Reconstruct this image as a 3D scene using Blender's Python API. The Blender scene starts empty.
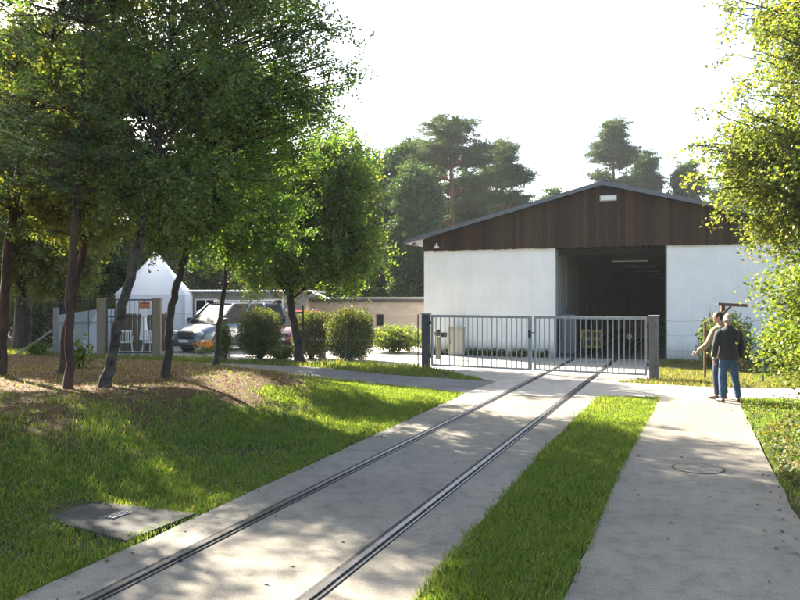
import bpy, bmesh, math, random
import numpy as np
from mathutils import Vector, Matrix
from mathutils.geometry import tessellate_polygon

R = math.radians
scene = bpy.context.scene
col = scene.collection
random.seed(7)

# ------------------------------------------------------------------ camera
CAM_H = 1.95
cam_data = bpy.data.cameras.new('camera')
cam = bpy.data.objects.new('camera', cam_data)
col.objects.link(cam)
cam.location = (0, 0, CAM_H)
cam.rotation_euler = (R(90), 0, 0)
cam_data.lens = 35.0
cam_data.sensor_width = 36.0
cam_data.clip_start = 0.05
cam_data.clip_end = 2000
scene.camera = cam

# ------------------------------------------------------------------ light
SUN_AZ, SUN_EL = 40.0, 34.0          # degrees left of the view axis, degrees above the horizon
world = bpy.data.worlds.new('World')
scene.world = world
world.use_nodes = True
wn, wl = world.node_tree.nodes, world.node_tree.links
wn.clear()
sky = wn.new('ShaderNodeTexSky')
sky.sky_type = 'NISHITA'
sky.sun_disc = False
sky.sun_elevation = R(SUN_EL)
sky.sun_rotation = R(-SUN_AZ)
sky.altitude = 80
sky.air_density = 1.0
sky.dust_density = 3.0
sky.ozone_density = 1.0
bg = wn.new('ShaderNodeBackground')
bg.inputs['Strength'].default_value = 0.075
wo = wn.new('ShaderNodeOutputWorld')
wl.new(sky.outputs[0], bg.inputs[0])
wl.new(bg.outputs[0], wo.inputs[0])

sd = bpy.data.lights.new('sun', 'SUN')
sd.energy = 5.0
sd.angle = R(0.55)
sd.color = (1.0, 0.93, 0.80)
sun = bpy.data.objects.new('sun', sd)
col.objects.link(sun)
sdir = Vector((-math.sin(R(SUN_AZ)) * math.cos(R(SUN_EL)), math.cos(R(SUN_AZ)) * math.cos(R(SUN_EL)), math.sin(R(SUN_EL))))
sun.rotation_euler = sdir.to_track_quat('Z', 'Y').to_euler()
sun.location = (-20, 25, 30)

vs = scene.view_settings
vs.view_transform = 'Standard'
vs.look = 'None'
vs.exposure = 2.8
vs.gamma = 1.0
vs.use_curve_mapping = False
scene.cycles.use_denoising = True
scene.cycles.max_bounces = 8
scene.cycles.diffuse_bounces = 4
scene.cycles.transmission_bounces = 6
scene.cycles.transparent_max_bounces = 8
scene.cycles.sample_clamp_indirect = 6
scene.cycles.volume_bounces = 0

# ------------------------------------------------------------------ helpers
F = 35.0 / 36.0 * 800.0


def P(px, py, Y):
    return Vector(((px - 400) / F * Y, Y, CAM_H + (300 - py) / F * Y))


def G(px, py):
    Y = CAM_H * F / (py - 300)
    return Vector(((px - 400) / F * Y, Y, 0))


def tag(o, label=None, cat=None, group=None, kind=None):
    if label: o['label'] = label
    if cat: o['category'] = cat
    if group: o['group'] = group
    if kind: o['kind'] = kind
    return o


def empty(name, loc, rz=0, **kw):
    o = bpy.data.objects.new(name, None)
    o.location = loc
    o.rotation_euler = (0, 0, rz)
    o.empty_display_size = 0.2
    col.objects.link(o)
    return tag(o, **kw)


def link(name, me, mat=None, parent=None, smooth=False):
    o = bpy.data.objects.new(name, me)
    if mat is not None:
        for m in (mat if isinstance(mat, (list, tuple)) else [mat]):
            me.materials.append(m)
    col.objects.link(o)
    if parent: o.parent = parent
    if smooth:
        me.polygons.foreach_set('use_smooth', [True] * len(me.polygons))
    return o


def copy_tree(o, parent=None):
    c = o.copy()
    col.objects.link(c)
    if parent: c.parent = parent
    for ch in list(o.children):
        copy_tree(ch, c)
    return c


class MB:
    def __init__(self):
        self.v, self.f, self.m = [], [], []

    def add(self, vs_, fs, mi=0):
        b = len(self.v)
        self.v += [tuple(x) for x in vs_]
        self.f += [tuple(i + b for i in f) for f in fs]
        self.m += [mi] * len(fs)

    def box(self, x0, x1, y0, y1, z0, z1, mi=0, M=None):
        v = [Vector((x, y, z)) for z in (z0, z1) for y in (y0, y1) for x in (x0, x1)]
        if M is not None: v = [M @ p for p in v]
        self.add(v, [(0, 2, 3, 1), (4, 5, 7, 6), (0, 1, 5, 4), (2, 6, 7, 3), (0, 4, 6, 2), (1, 3, 7, 5)], mi)

    def bbox(self, x0, x1, y0, y1, z0, z1, b=0.01, mi=0, M=None):
        """box with chamfered vertical and horizontal edges"""
        bm = bmesh.new()
        bmesh.ops.create_cube(bm, size=1)
        for v in bm.verts:
            v.co = Vector(((x0 + x1) / 2 + v.co.x * (x1 - x0), (y0 + y1) / 2 + v.co.y * (y1 - y0), (z0 + z1) / 2 + v.co.z * (z1 - z0)))
        bmesh.ops.bevel(bm, geom=bm.edges[:], offset=b, segments=2, affect='EDGES', profile=0.5)
        if M is not None: bmesh.ops.transform(bm, matrix=M, verts=bm.verts)
        self.add([v.co for v in bm.verts], [[v.index for v in f.verts] for f in bm.faces], mi)
        bm.free()

    def bar(self, a, b, w, h=None, mi=0, up=Vector((0, 0, 1))):
        a, b = Vector(a), Vector(b)
        h = h or w
        d = (b - a).normalized()
        if abs(d.dot(up)) > 0.98: up = Vector((0, 1, 0))
        s = d.cross(up).normalized() * w / 2
        t = s.cross(d).normalized() * h / 2
        v = [p + i * s + j * t for p in (a, b) for i, j in ((-1, -1), (1, -1), (1, 1), (-1, 1))]
        self.add(v, [(3, 2, 1, 0), (4, 5, 6, 7), (0, 1, 5, 4), (1, 2, 6, 5), (2, 3, 7, 6), (3, 0, 4, 7)], mi)

    def tube(self, pts, rad, n=8, mi=0, cap=True):
        pts = [Vector(p) for p in pts]
        if not isinstance(rad, (list, tuple)): rad = [rad] * len(pts)
        v, f = [], []
        ref = Vector((0.31, 0.95, 0.05)).normalized()
        for i, p in enumerate(pts):
            d = (pts[min(i + 1, len(pts) - 1)] - pts[max(i - 1, 0)]).normalized()
            rr = ref if abs(d.dot(ref)) < 0.95 else Vector((1, 0, 0))
            s = d.cross(rr).normalized()
            t = d.cross(s)
            for k in range(n):
                a = 2 * math.pi * k / n
                v.append(p + (s * math.cos(a) + t * math.sin(a)) * rad[i])
        for i in range(len(pts) - 1):
            for k in range(n):
                k2 = (k + 1) % n
                f.append((i * n + k, i * n + k2, (i + 1) * n + k2, (i + 1) * n + k))
        if cap:
            f.append(tuple(range(n - 1, -1, -1)))
            f.append(tuple((len(pts) - 1) * n + k for k in range(n)))
        self.add(v, f, mi)

    def ball(self, c, r, n=10, mi=0, M=None):
        if not isinstance(r, (list, tuple)): r = (r, r, r)
        v, f = [], []
        for i in range(n + 1):
            th = math.pi * i / n
            for k in range(2 * n):
                a = math.pi * k / n
                p = Vector((math.sin(th) * math.cos(a) * r[0], math.sin(th) * math.sin(a) * r[1], math.cos(th) * r[2])) + Vector(c)
                v.append(M @ p if M is not None else p)
        for i in range(n):
            for k in range(2 * n):
                k2 = (k + 1) % (2 * n)
                f.append((i * 2 * n + k, (i + 1) * 2 * n + k, (i + 1) * 2 * n + k2, i * 2 * n + k2))
        self.add(v, f, mi)

    def prism(self, poly, y0, y1, mi=0):
        """polygon in x,z extruded along y"""
        n = len(poly)
        v = [(x, y0, z) for x, z in poly] + [(x, y1, z) for x, z in poly]
        f = [tuple(range(n)), tuple(range(2 * n - 1, n - 1, -1))]
        f += [(i, i + n, (i + 1) % n + n, (i + 1) % n) for i in range(n)]
        self.add(v, f, mi)

    def build(self, name, mat=None, parent=None, smooth=False):
        me = bpy.data.meshes.new(name)
        me.from_pydata(self.v, [], self.f)
        if isinstance(mat, (list, tuple)):
            o = link(name, me, mat, parent, smooth)
            me.polygons.foreach_set('material_index', self.m)
        else:
            o = link(name, me, mat, parent, smooth)
        me.update()
        return o


# ------------------------------------------------------------------ materials
def new_mat(name):
    m = bpy.data.materials.new(name)
    m.use_nodes = True
    n, l = m.node_tree.nodes, m.node_tree.links
    n.clear()
    out = n.new('ShaderNodeOutputMaterial')
    return m, n, l, out


def ramp(n, pts):
    r = n.new('ShaderNodeValToRGB')
    e = r.color_ramp.elements
    e[0].position, e[0].color = pts[0][0], (*pts[0][1], 1)
    e[1].position, e[1].color = pts[-1][0], (*pts[-1][1], 1)
    for p, c in pts[1:-1]:
        k = e.new(p)
        k.color = (*c, 1)
    return r


def noise(n, l, scale, detail=4, rough=0.55, coord='Object', stretch=None):
    tc = n.new('ShaderNodeTexCoord')
    nz = n.new('ShaderNodeTexNoise')
    nz.inputs['Scale'].default_value = scale
    nz.inputs['Detail'].default_value = detail
    nz.inputs['Roughness'].default_value = rough
    if stretch:
        mp = n.new('ShaderNodeMapping')
        mp.inputs['Scale'].default_value = stretch
        l.new(tc.outputs[coord], mp.inputs[0])
        l.new(mp.outputs[0], nz.inputs[0])
    else:
        l.new(tc.outputs[coord], nz.inputs[0])
    return nz


def mat_simple(name, c, rough=0.6, metal=0.0, var=0.12, scale=6, bump=0.0, spec=0.5, stretch=None, coat=0.0):
    m, n, l, out = new_mat(name)
    b = n.new('ShaderNodeBsdfPrincipled')
    nz = noise(n, l, scale, 5, stretch=stretch)
    r = ramp(n, [(0.3, tuple(x * (1 - var) for x in c)), (0.7, tuple(min(1, x * (1 + var)) for x in c))])
    l.new(nz.outputs[0], r.inputs[0])
    l.new(r.outputs[0], b.inputs['Base Color'])
    b.inputs['Roughness'].default_value = rough
    b.inputs['Metallic'].default_value = metal
    b.inputs['Specular IOR Level'].default_value = spec
    b.inputs['Coat Weight'].default_value = coat
    if bump:
        bp = n.new('ShaderNodeBump')
        bp.inputs['Strength'].default_value = bump
        bp.inputs['Distance'].default_value = 0.02
        l.new(nz.outputs[0], bp.inputs['Height'])
        l.new(bp.outputs[0], b.inputs['Normal'])
    l.new(b.outputs[0], out.inputs[0])
    return m


def mat_leaf(name, cols, trans=0.4, gloss=0.025, tmul=(1.5, 1.6, 0.6)):
    m, n, l, out = new_mat(name)
    g = n.new('ShaderNodeNewGeometry')
    r = ramp(n, cols)
    l.new(g.outputs['Random Per Island'], r.inputs[0])
    d = n.new('ShaderNodeBsdfDiffuse')
    t = n.new('ShaderNodeBsdfTranslucent')
    gl = n.new('ShaderNodeBsdfGlossy')
    gl.inputs['Roughness'].default_value = 0.6
    gl.inputs['Color'].default_value = (1, 1, 1, 1)
    mul = n.new('ShaderNodeMix')
    mul.data_type = 'RGBA'
    mul.blend_type = 'MULTIPLY'
    mul.inputs[0].default_value = 1
    mul.inputs[7].default_value = (*tmul, 1)
    l.new(r.outputs[0], mul.inputs[6])
    l.new(r.outputs[0], d.inputs[0])
    l.new(mul.outputs[2], t.inputs[0])
    m1 = n.new('ShaderNodeMixShader')
    m1.inputs[0].default_value = trans
    l.new(d.outputs[0], m1.inputs[1])
    l.new(t.outputs[0], m1.inputs[2])
    m2 = n.new('ShaderNodeMixShader')
    m2.inputs[0].default_value = gloss
    l.new(m1.outputs[0], m2.inputs[1])
    l.new(gl.outputs[0], m2.inputs[2])
    l.new(m2.outputs[0], out.inputs[0])
    return m


def add_patches(m, dry, scale=0.9, lo=0.5, hi=0.72):
    """mix a dry tone into a leaf material in patches over the ground"""
    n, l = m.node_tree.nodes, m.node_tree.links
    rmp = [x for x in n if x.type == 'VALTORGB'][0]
    g = n.new('ShaderNodeNewGeometry')
    nz = n.new('ShaderNodeTexNoise'); nz.inputs['Scale'].default_value = scale; nz.inputs['Detail'].default_value = 6; nz.inputs['Roughness'].default_value = .65
    l.new(g.outputs['Position'], nz.inputs[0])
    mr = n.new('ShaderNodeMapRange'); mr.inputs[1].default_value = lo; mr.inputs[2].default_value = hi
    l.new(nz.outputs[0], mr.inputs[0])
    mx = n.new('ShaderNodeMix'); mx.data_type = 'RGBA'
    outs = [lk.to_socket for lk in rmp.outputs[0].links]
    l.new(mr.outputs[0], mx.inputs[0]); l.new(rmp.outputs[0], mx.inputs[6]); mx.inputs[7].default_value = (*dry, 1)
    for s_ in outs: l.new(mx.outputs[2], s_)


def mat_bark(name, c1, c2, scale=9, vert=0.25, bump=0.6):
    m, n, l, out = new_mat(name)
    b = n.new('ShaderNodeBsdfPrincipled')
    nz = noise(n, l, scale, 7, 0.65, stretch=(1, 1, vert))
    r = ramp(n, [(0.38, c1), (0.62, c2)])
    l.new(nz.outputs[0], r.inputs[0])
    l.new(r.outputs[0], b.inputs['Base Color'])
    b.inputs['Roughness'].default_value = 0.9
    bp = n.new('ShaderNodeBump')
    bp.inputs['Strength'].default_value = bump
    bp.inputs['Distance'].default_value = 0.03
    l.new(nz.outputs[0], bp.inputs['Height'])
    l.new(bp.outputs[0], b.inputs['Normal'])
    l.new(b.outputs[0], out.inputs[0])
    return m


def mat_concrete(name, base, dark, joint=None, stains=0.5):
    m, n, l, out = new_mat(name)
    b = n.new('ShaderNodeBsdfPrincipled')
    n1 = noise(n, l, 0.7, 6, 0.6)
    n2 = noise(n, l, 70, 4, 0.75)
    n3 = noise(n, l, 5.5, 8, 0.7)
    r1 = ramp(n, [(0.32, dark), (0.6, base)])
    l.new(n1.outputs[0], r1.inputs[0])
    r2 = ramp(n, [(0.36, (0.55, 0.55, 0.55)), (0.5, (0.98, 0.98, 0.98)), (0.66, (1.35, 1.33, 1.28))])
    l.new(n2.outputs[0], r2.inputs[0])
    r3 = ramp(n, [(0.34, (0.50, 0.48, 0.44)), (0.50, (0.95, 0.95, 0.94)), (0.66, (1.14, 1.13, 1.11))])
    l.new(n3.outputs[0], r3.inputs[0])
    a = n.new('ShaderNodeMix'); a.data_type = 'RGBA'; a.blend_type = 'MULTIPLY'; a.inputs[0].default_value = 0.8
    l.new(r1.outputs[0], a.inputs[6]); l.new(r2.outputs[0], a.inputs[7])
    c = n.new('ShaderNodeMix'); c.data_type = 'RGBA'; c.blend_type = 'MULTIPLY'; c.inputs[0].default_value = min(1, stains * 1.15)
    l.new(a.outputs[2], c.inputs[6]); l.new(r3.outputs[0], c.inputs[7])
    last = c.outputs[2]
    # fine cracks
    tc = n.new('ShaderNodeTexCoord')
    wn_ = n.new('ShaderNodeTexNoise'); wn_.inputs['Scale'].default_value = 1.2; wn_.inputs['Detail'].default_value = 5
    l.new(tc.outputs['Object'], wn_.inputs[0])
    mx = n.new('ShaderNodeMix'); mx.data_type = 'RGBA'; mx.inputs[0].default_value = 0.35
    l.new(tc.outputs['Object'], mx.inputs[6]); l.new(wn_.outputs[1], mx.inputs[7])
    vo = n.new('ShaderNodeTexVoronoi'); vo.feature = 'DISTANCE_TO_EDGE'; vo.inputs['Scale'].default_value = 0.2
    l.new(mx.outputs[2], vo.inputs[0])
    rc = ramp(n, [(0.0, (0.6, 0.58, 0.55)), (0.005, (1, 1, 1))])
    l.new(vo.outputs[0], rc.inputs[0])
    d = n.new('ShaderNodeMix'); d.data_type = 'RGBA'; d.blend_type = 'MULTIPLY'; d.inputs[0].default_value = 0.3
    l.new(last, d.inputs[6]); l.new(rc.outputs[0], d.inputs[7])
    l.new(d.outputs[2], b.inputs['Base Color'])
    b.inputs['Roughness'].default_value = 0.85
    b.inputs['Specular IOR Level'].default_value = 0.3
    bp = n.new('ShaderNodeBump'); bp.inputs['Strength'].default_value = 0.35; bp.inputs['Distance'].default_value = 0.006
    l.new(n2.outputs[0], bp.inputs['Height'])
    bp2 = n.new('ShaderNodeBump'); bp2.inputs['Strength'].default_value = 0.4; bp2.inputs['Distance'].default_value = 0.02
    l.new(n3.outputs[0], bp2.inputs['Height']); l.new(bp.outputs[0], bp2.inputs['Normal'])
    l.new(bp2.outputs[0], b.inputs['Normal'])
    l.new(b.outputs[0], out.inputs[0])
    return m


def mat_island(name, cols, rough=0.8, grain=None, bump=0.3):
    """colour varies from piece to piece (boards, pebbles) with a grain along z"""
    m, n, l, out = new_mat(name)
    b = n.new('ShaderNodeBsdfPrincipled')
    g = n.new('ShaderNodeNewGeometry')
    r = ramp(n, cols)
    l.new(g.outputs['Random Per Island'], r.inputs[0])
    nz = noise(n, l, 14, 6, 0.7, stretch=(6, 6, 0.25))
    rr = ramp(n, [(0.3, (0.55, 0.55, 0.55)), (0.72, (1.35, 1.3, 1.25))])
    l.new(nz.outputs[0], rr.inputs[0])
    a = n.new('ShaderNodeMix'); a.data_type = 'RGBA'; a.blend_type = 'MULTIPLY'; a.inputs[0].default_value = 0.8
    l.new(r.outputs[0], a.inputs[6]); l.new(rr.outputs[0], a.inputs[7])
    l.new(a.outputs[2], b.inputs['Base Color'])
    b.inputs['Roughness'].default_value = rough
    b.inputs['Specular IOR Level'].default_value = 0.25
    bp = n.new('ShaderNodeBump'); bp.inputs['Strength'].default_value = bump; bp.inputs['Distance'].default_value = 0.01
    l.new(nz.outputs[0], bp.inputs['Height']); l.new(bp.outputs[0], b.inputs['Normal'])
    l.new(b.outputs[0], out.inputs[0])
    return m


def mat_ground():
    m, n, l, out = new_mat('soil_and_turf')
    b = n.new('ShaderNodeBsdfPrincipled')
    at = n.new('ShaderNodeAttribute'); at.attribute_name = 'dirt'
    n1 = noise(n, l, 1.6, 7, 0.7)
    n2 = noise(n, l, 26, 5, 0.7)
    soil = ramp(n, [(0.3, (0.045, 0.027, 0.011)), (0.55, (0.11, 0.062, 0.023)), (0.75, (0.19, 0.108, 0.04))])
    l.new(n2.outputs[0], soil.inputs[0])
    turf = ramp(n, [(0.3, (0.035, 0.036, 0.012)), (0.55, (0.06, 0.060, 0.02)), (0.75, (0.09, 0.075, 0.03))])
    l.new(n2.outputs[0], turf.inputs[0])
    ad = n.new('ShaderNodeMath'); ad.operation = 'MULTIPLY_ADD'; ad.inputs[1].default_value = 0.9; ad.inputs[2].default_value = -0.45
    l.new(n1.outputs[0], ad.inputs[0])
    a2 = n.new('ShaderNodeMath'); a2.operation = 'ADD'; a2.use_clamp = True
    l.new(at.outputs['Fac'], a2.inputs[0]); l.new(ad.outputs[0], a2.inputs[1])
    mx = n.new('ShaderNodeMix'); mx.data_type = 'RGBA'
    l.new(a2.outputs[0], mx.inputs[0]); l.new(turf.outputs[0], mx.inputs[6]); l.new(soil.outputs[0], mx.inputs[7])
    l.new(mx.outputs[2], b.inputs['Base Color'])
    b.inputs['Roughness'].default_value = 0.95
    b.inputs['Specular IOR Level'].default_value = 0.15
    bp = n.new('ShaderNodeBump'); bp.inputs['Strength'].default_value = 0.8; bp.inputs['Distance'].default_value = 0.03
    l.new(n2.outputs[0], bp.inputs['Height']); l.new(bp.outputs[0], b.inputs['Normal'])
    l.new(b.outputs[0], out.inputs[0])
    return m


M_ground = mat_ground()
M_conc = mat_concrete('worn_concrete', (0.2079, 0.1826, 0.1401), (0.1497, 0.1321, 0.1034))
M_yard = mat_concrete('pale_yard_concrete', (0.336, 0.312, 0.272), (0.256, 0.24, 0.208))
M_asph = mat_concrete('old_asphalt', (0.152, 0.1461, 0.1403), (0.0935, 0.0935, 0.0935))
M_slab = mat_concrete('dark_slab', (0.05723, 0.05217, 0.04544), (0.03366, 0.03198, 0.02861), stains=0.8)
M_rail = mat_simple('worn_rail_steel', (0.1386, 0.1302, 0.1218), 0.38, 0.75, 0.35, 9, 0.2, stretch=(0.42, 0.42, 0.42))
M_groove = mat_simple('dirty_groove', (0.028, 0.024, 0.02), 0.95, 0, 0.5, 30, 0.5)
M_plaster = mat_simple('white_render', (0.82, 0.785, 0.765), 0.85, 0, 0.035, 1.3, 0.12)
def mat_wall():
    m, n, l, out = new_mat('white_render')
    b = n.new('ShaderNodeBsdfPrincipled')
    n1 = noise(n, l, 1.1, 6, .6); n2 = noise(n, l, 2.2, 6, .7, stretch=(3.2, 3.2, .16)); n3 = noise(n, l, 30, 4, .6)
    r1 = ramp(n, [(0.3, (0.77, 0.745, 0.72)), (0.7, (0.88, 0.855, 0.835))]); l.new(n1.outputs[0], r1.inputs[0])
    r2 = ramp(n, [(0.30, (0.93, 0.92, 0.90)), (0.50, (1, 1, 1))]); l.new(n2.outputs[0], r2.inputs[0])
    a = n.new('ShaderNodeMix'); a.data_type = 'RGBA'; a.blend_type = 'MULTIPLY'; a.inputs[0].default_value = .7
    l.new(r1.outputs[0], a.inputs[6]); l.new(r2.outputs[0], a.inputs[7])
    tc = n.new('ShaderNodeTexCoord'); sx = n.new('ShaderNodeSeparateXYZ'); l.new(tc.outputs['Object'], sx.inputs[0])
    ad = n.new('ShaderNodeMath'); ad.operation = 'MULTIPLY_ADD'; ad.inputs[1].default_value = -0.9; l.new(n2.outputs[0], ad.inputs[0]); l.new(sx.outputs[2], ad.inputs[2])
    mr = n.new('ShaderNodeMapRange'); mr.inputs[1].default_value = -.35; mr.inputs[2].default_value = .15; mr.inputs[3].default_value = .75; mr.inputs[4].default_value = 0
    l.new(ad.outputs[0], mr.inputs[0])
    c = n.new('ShaderNodeMix'); c.data_type = 'RGBA'; l.new(mr.outputs[0], c.inputs[0]); l.new(a.outputs[2], c.inputs[6]); c.inputs[7].default_value = (.36, .34, .27, 1)
    l.new(c.outputs[2], b.inputs['Base Color']); b.inputs['Roughness'].default_value = .9
    bp = n.new('ShaderNodeBump'); bp.inputs['Strength'].default_value = .25; bp.inputs['Distance'].default_value = .006
    l.new(n3.outputs[0], bp.inputs['Height']); l.new(bp.outputs[0], b.inputs['Normal']); l.new(b.outputs[0], out.inputs[0])
    return m


M_plaster = mat_wall()
M_insidewall = mat_simple('grey_inner_wall', (0.4934, 0.4768, 0.444), 0.9, 0, 0.2, 2, 0.1, stretch=(4, 4, 0.6))
M_boards = mat_island('weathered_boards', [(0.0, (0.02937, 0.01685, 0.009965)), (0.4, (0.04993, 0.02721, 0.01469)), (0.75, (0.07343, 0.04277, 0.02255)), (1.0, (0.04112, 0.02916, 0.01993))])
M_roofsheet = mat_simple('grey_roof_sheet', (0.12, 0.129, 0.138), 0.6, 0.1, 0.15, 5, 0.1)
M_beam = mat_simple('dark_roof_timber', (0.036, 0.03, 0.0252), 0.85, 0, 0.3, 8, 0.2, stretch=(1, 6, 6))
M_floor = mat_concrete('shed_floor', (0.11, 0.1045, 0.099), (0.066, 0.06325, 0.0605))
M_tubew = mat_simple('lamp_white', (0.75, 0.75, 0.72), 0.4, 0, 0.05)
M_gate = mat_simple('grey_gate_paint', (0.2438, 0.2632, 0.2682), 0.5, 0.25, 0.15, 12, 0.1)
M_post = mat_simple('dark_post_paint', (0.04875, 0.05395, 0.0572), 0.6, 0.1, 0.3, 9, 0.15)
M_rust = mat_simple('rusty_iron', (0.119, 0.0595, 0.0315), 0.8, 0.2, 0.4, 25, 0.3)
M_wire = mat_simple('galvanised_wire', (0.21, 0.217, 0.217), 0.5, 0.7, 0.15, 20)
M_greenpost = mat_simple('green_post_paint', (0.03, 0.13, 0.09), 0.55, 0.0, 0.2, 12)
M_beige = mat_simple('beige_timber', (0.2232, 0.1798, 0.1178), 0.8, 0, 0.25, 10, 0.2, stretch=(4, 4, 0.4))
M_canvas = mat_leaf('white_tent_canvas', [(0, (0.80, 0.82, 0.86)), (1, (0.80, 0.82, 0.86))], 0.5, 0.02, (1, 1, 1))
M_tarp = mat_simple('grey_tarp', (0.352, 0.376, 0.4), 0.6, 0, 0.15, 3, 0.4)
M_plasticw = mat_simple('white_plastic', (0.78, 0.79, 0.80), 0.35, 0, 0.04)
M_bamboo = mat_island('reed_screen', [(0, (0.144, 0.108, 0.06)), (0.5, (0.198, 0.15, 0.084)), (1, (0.114, 0.084, 0.051))])
M_orange = mat_simple('faded_orange_sign', (0.62, 0.19, 0.09), 0.6, 0, 0.1)
M_signwhite = mat_simple('sign_white', (0.75, 0.74, 0.70), 0.6, 0, 0.05)
M_lowwall = mat_simple('pinkish_block_wall', (0.2728, 0.2376, 0.1972), 0.9, 0, 0.18, 2.2, 0.2)
M_greywall = mat_simple('grey_block_wall', (0.2232, 0.2139, 0.2015), 0.9, 0, 0.14, 2.0, 0.2)
M_darkroof = mat_simple('dark_roof_felt', (0.039, 0.036, 0.033), 0.9, 0, 0.3, 6, 0.2)
M_whiteroof = mat_simple('pale_sheet_roof', (0.66, 0.67, 0.68), 0.6, 0, 0.08, 4)
M_darkglass = mat_simple('dark_glass', (0.012, 0.015, 0.017), 0.12, 0, 0.1, 3, spec=0.06)
M_yellow = mat_simple('yellow_paint', (0.2232, 0.1656, 0.0216), 0.5, 0, 0.12, 8)
M_darkmetal = mat_simple('dark_machine_metal', (0.042, 0.045, 0.048), 0.5, 0.3, 0.3, 7)
M_bluegrey = mat_simple('blue_grey_paint', (0.108, 0.12, 0.1209), 0.5, 0.1, 0.2, 7)
M_red = mat_simple('dark_red_paint', (0.224, 0.016, 0.02), 0.3, 0, 0.06, 3, coat=0.6)
M_silver = mat_simple('blue_grey_car_paint', (0.1498, 0.1795, 0.2098), 0.28, 0.55, 0.05, 3, coat=0.8)
M_rubber = mat_simple('tyre_rubber', (0.02, 0.02, 0.02), 0.85, 0, 0.2, 20)
M_blackplastic = mat_simple('black_plastic', (0.025, 0.025, 0.028), 0.6, 0, 0.15, 12)
M_rim = mat_simple('alloy_rim', (0.42, 0.43, 0.45), 0.35, 0.7, 0.08)
M_lens = mat_simple('lamp_lens', (0.62, 0.65, 0.68), 0.1, 0.2, 0.1, 20)
M_creambox = mat_simple('cream_cabinet', (0.385, 0.357, 0.294), 0.6, 0, 0.08, 5)
M_brown = mat_simple('brown_timber', (0.09, 0.051, 0.03), 0.8, 0, 0.3, 12, 0.2)
M_skin = mat_simple('skin', (0.39, 0.2325, 0.1725), 0.5, 0, 0.08, 9)
M_jeans = mat_simple('blue_denim', (0.03375, 0.07125, 0.1425), 0.85, 0, 0.3, 10, 0.3)
M_darkjeans = mat_simple('dark_trousers', (0.03, 0.04, 0.06), 0.85, 0, 0.2, 10, 0.3)
M_jacket = mat_simple('charcoal_jacket', (0.021, 0.0224, 0.0266), 0.85, 0, 0.25, 7, 0.3)
M_tan = mat_simple('tan_jacket', (0.248, 0.186, 0.1054), 0.85, 0, 0.15, 7, 0.3)
M_hair = mat_simple('dark_hair', (0.03, 0.018, 0.012), 0.7, 0, 0.3, 40)
M_greyhair = mat_simple('grey_hair', (0.294, 0.273, 0.252), 0.7, 0, 0.2, 40)
M_shoe = mat_simple('brown_shoe', (0.08, 0.045, 0.03), 0.5, 0, 0.2, 20)

M_barkpine = mat_bark('pine_bark', (0.027, 0.0144, 0.0096), (0.078, 0.0408, 0.0252))
M_barkpinefar = mat_bark('reddish_pine_bark', (0.128, 0.056, 0.028), (0.24, 0.112, 0.056), 3)  # redder and lighter bark for the far pines
M_barkbirch = mat_bark('birch_bark', (0.0141, 0.01073, 0.00845), (0.08866, 0.0715, 0.05525), 7, 1.5)
M_barkdark = mat_bark('dark_bark', (0.015, 0.0108, 0.0078), (0.051, 0.036, 0.0258))
L_birch = mat_leaf('birch_leaf', [(0, (0.07, 0.1195, 0.03149)), (0.55, (0.1089, 0.1752, 0.04006)), (0.88, (0.1789, 0.2151, 0.04293)), (1, (0.3422, 0.2708, 0.05724))], 0.5)
L_birchlight = mat_leaf('light_birch_leaf', [(0, (0.09775, 0.1323, 0.0308)), (0.5, (0.138, 0.1667, 0.0418)), (0.85, (0.1955, 0.1955, 0.0495)), (1, (0.3105, 0.23, 0.055))], 0.5)
L_oak = mat_leaf('leaf_green', [(0, (0.06382, 0.1147, 0.02784)), (0.6, (0.09644, 0.1671, 0.03619)), (1, (0.1702, 0.207, 0.04175))], 0.5)
L_pine = mat_leaf('pine_needle', [(0, (0.03744, 0.07956, 0.03594)), (0.6, (0.0599, 0.1114, 0.04193)), (1, (0.1048, 0.1432, 0.04493))], 0.15, 0.02)
L_pinefar = mat_leaf('far_pine_needle', [(0, (0.04004, 0.07178, 0.02574)), (0.6, (0.06292, 0.1017, 0.0326)), (1, (0.09724, 0.1316, 0.03861))], 0.2, 0.03)
L_far = mat_leaf('far_leaf', [(0, (0.03242, 0.06156, 0.01927)), (0.6, (0.05095, 0.08721, 0.02371)), (1, (0.07874, 0.1129, 0.02816))], 0.3, 0.03)
L_hedge = mat_leaf('hedge_leaf', [(0, (0.05054, 0.07245, 0.01711)), (0.6, (0.08424, 0.1035, 0.02376)), (1, (0.1909, 0.1552, 0.03326))], 0.38, 0.03)
L_yellow = mat_leaf('yellow_green_leaf', [(0, (0.07, 0.11, 0.018)), (0.6, (0.12, 0.155, 0.025)), (1, (0.21, 0.2, 0.04))], 0.45)
L_ivy = mat_leaf('ground_leaf', [(0, (0.05, 0.08, 0.018)), (0.6, (0.1, 0.13, 0.03)), (0.8, (0.17, 0.15, 0.02)), (1, (0.2, 0.09, 0.05))], 0.35)
L_grass = mat_leaf('grass_blade', [(0, (0.06348, 0.1217, 0.01881)), (0.55, (0.1058, 0.1738, 0.02717)), (0.88, (0.1587, 0.2086, 0.03762)), (1, (0.2857, 0.255, 0.09405))], 0.5, 0.02, (1.9, 1.7, 0.8))
add_patches(L_grass, (0.15, 0.185, 0.045), 0.9, .52, .8)
L_drygrass = mat_leaf('dry_grass_blade', [(0, (0.10, 0.12, 0.03)), (0.5, (0.20, 0.17, 0.06)), (1, (0.30, 0.23, 0.10))], 0.4, 0.03)
L_litter = mat_leaf('dry_leaf', [(0, (0.07245, 0.0315, 0.0112)), (0.5, (0.153, 0.077, 0.028)), (1, (0.2576, 0.147, 0.0504))], 0.15, 0.03, (1.2, 1.1, 0.8))
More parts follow.
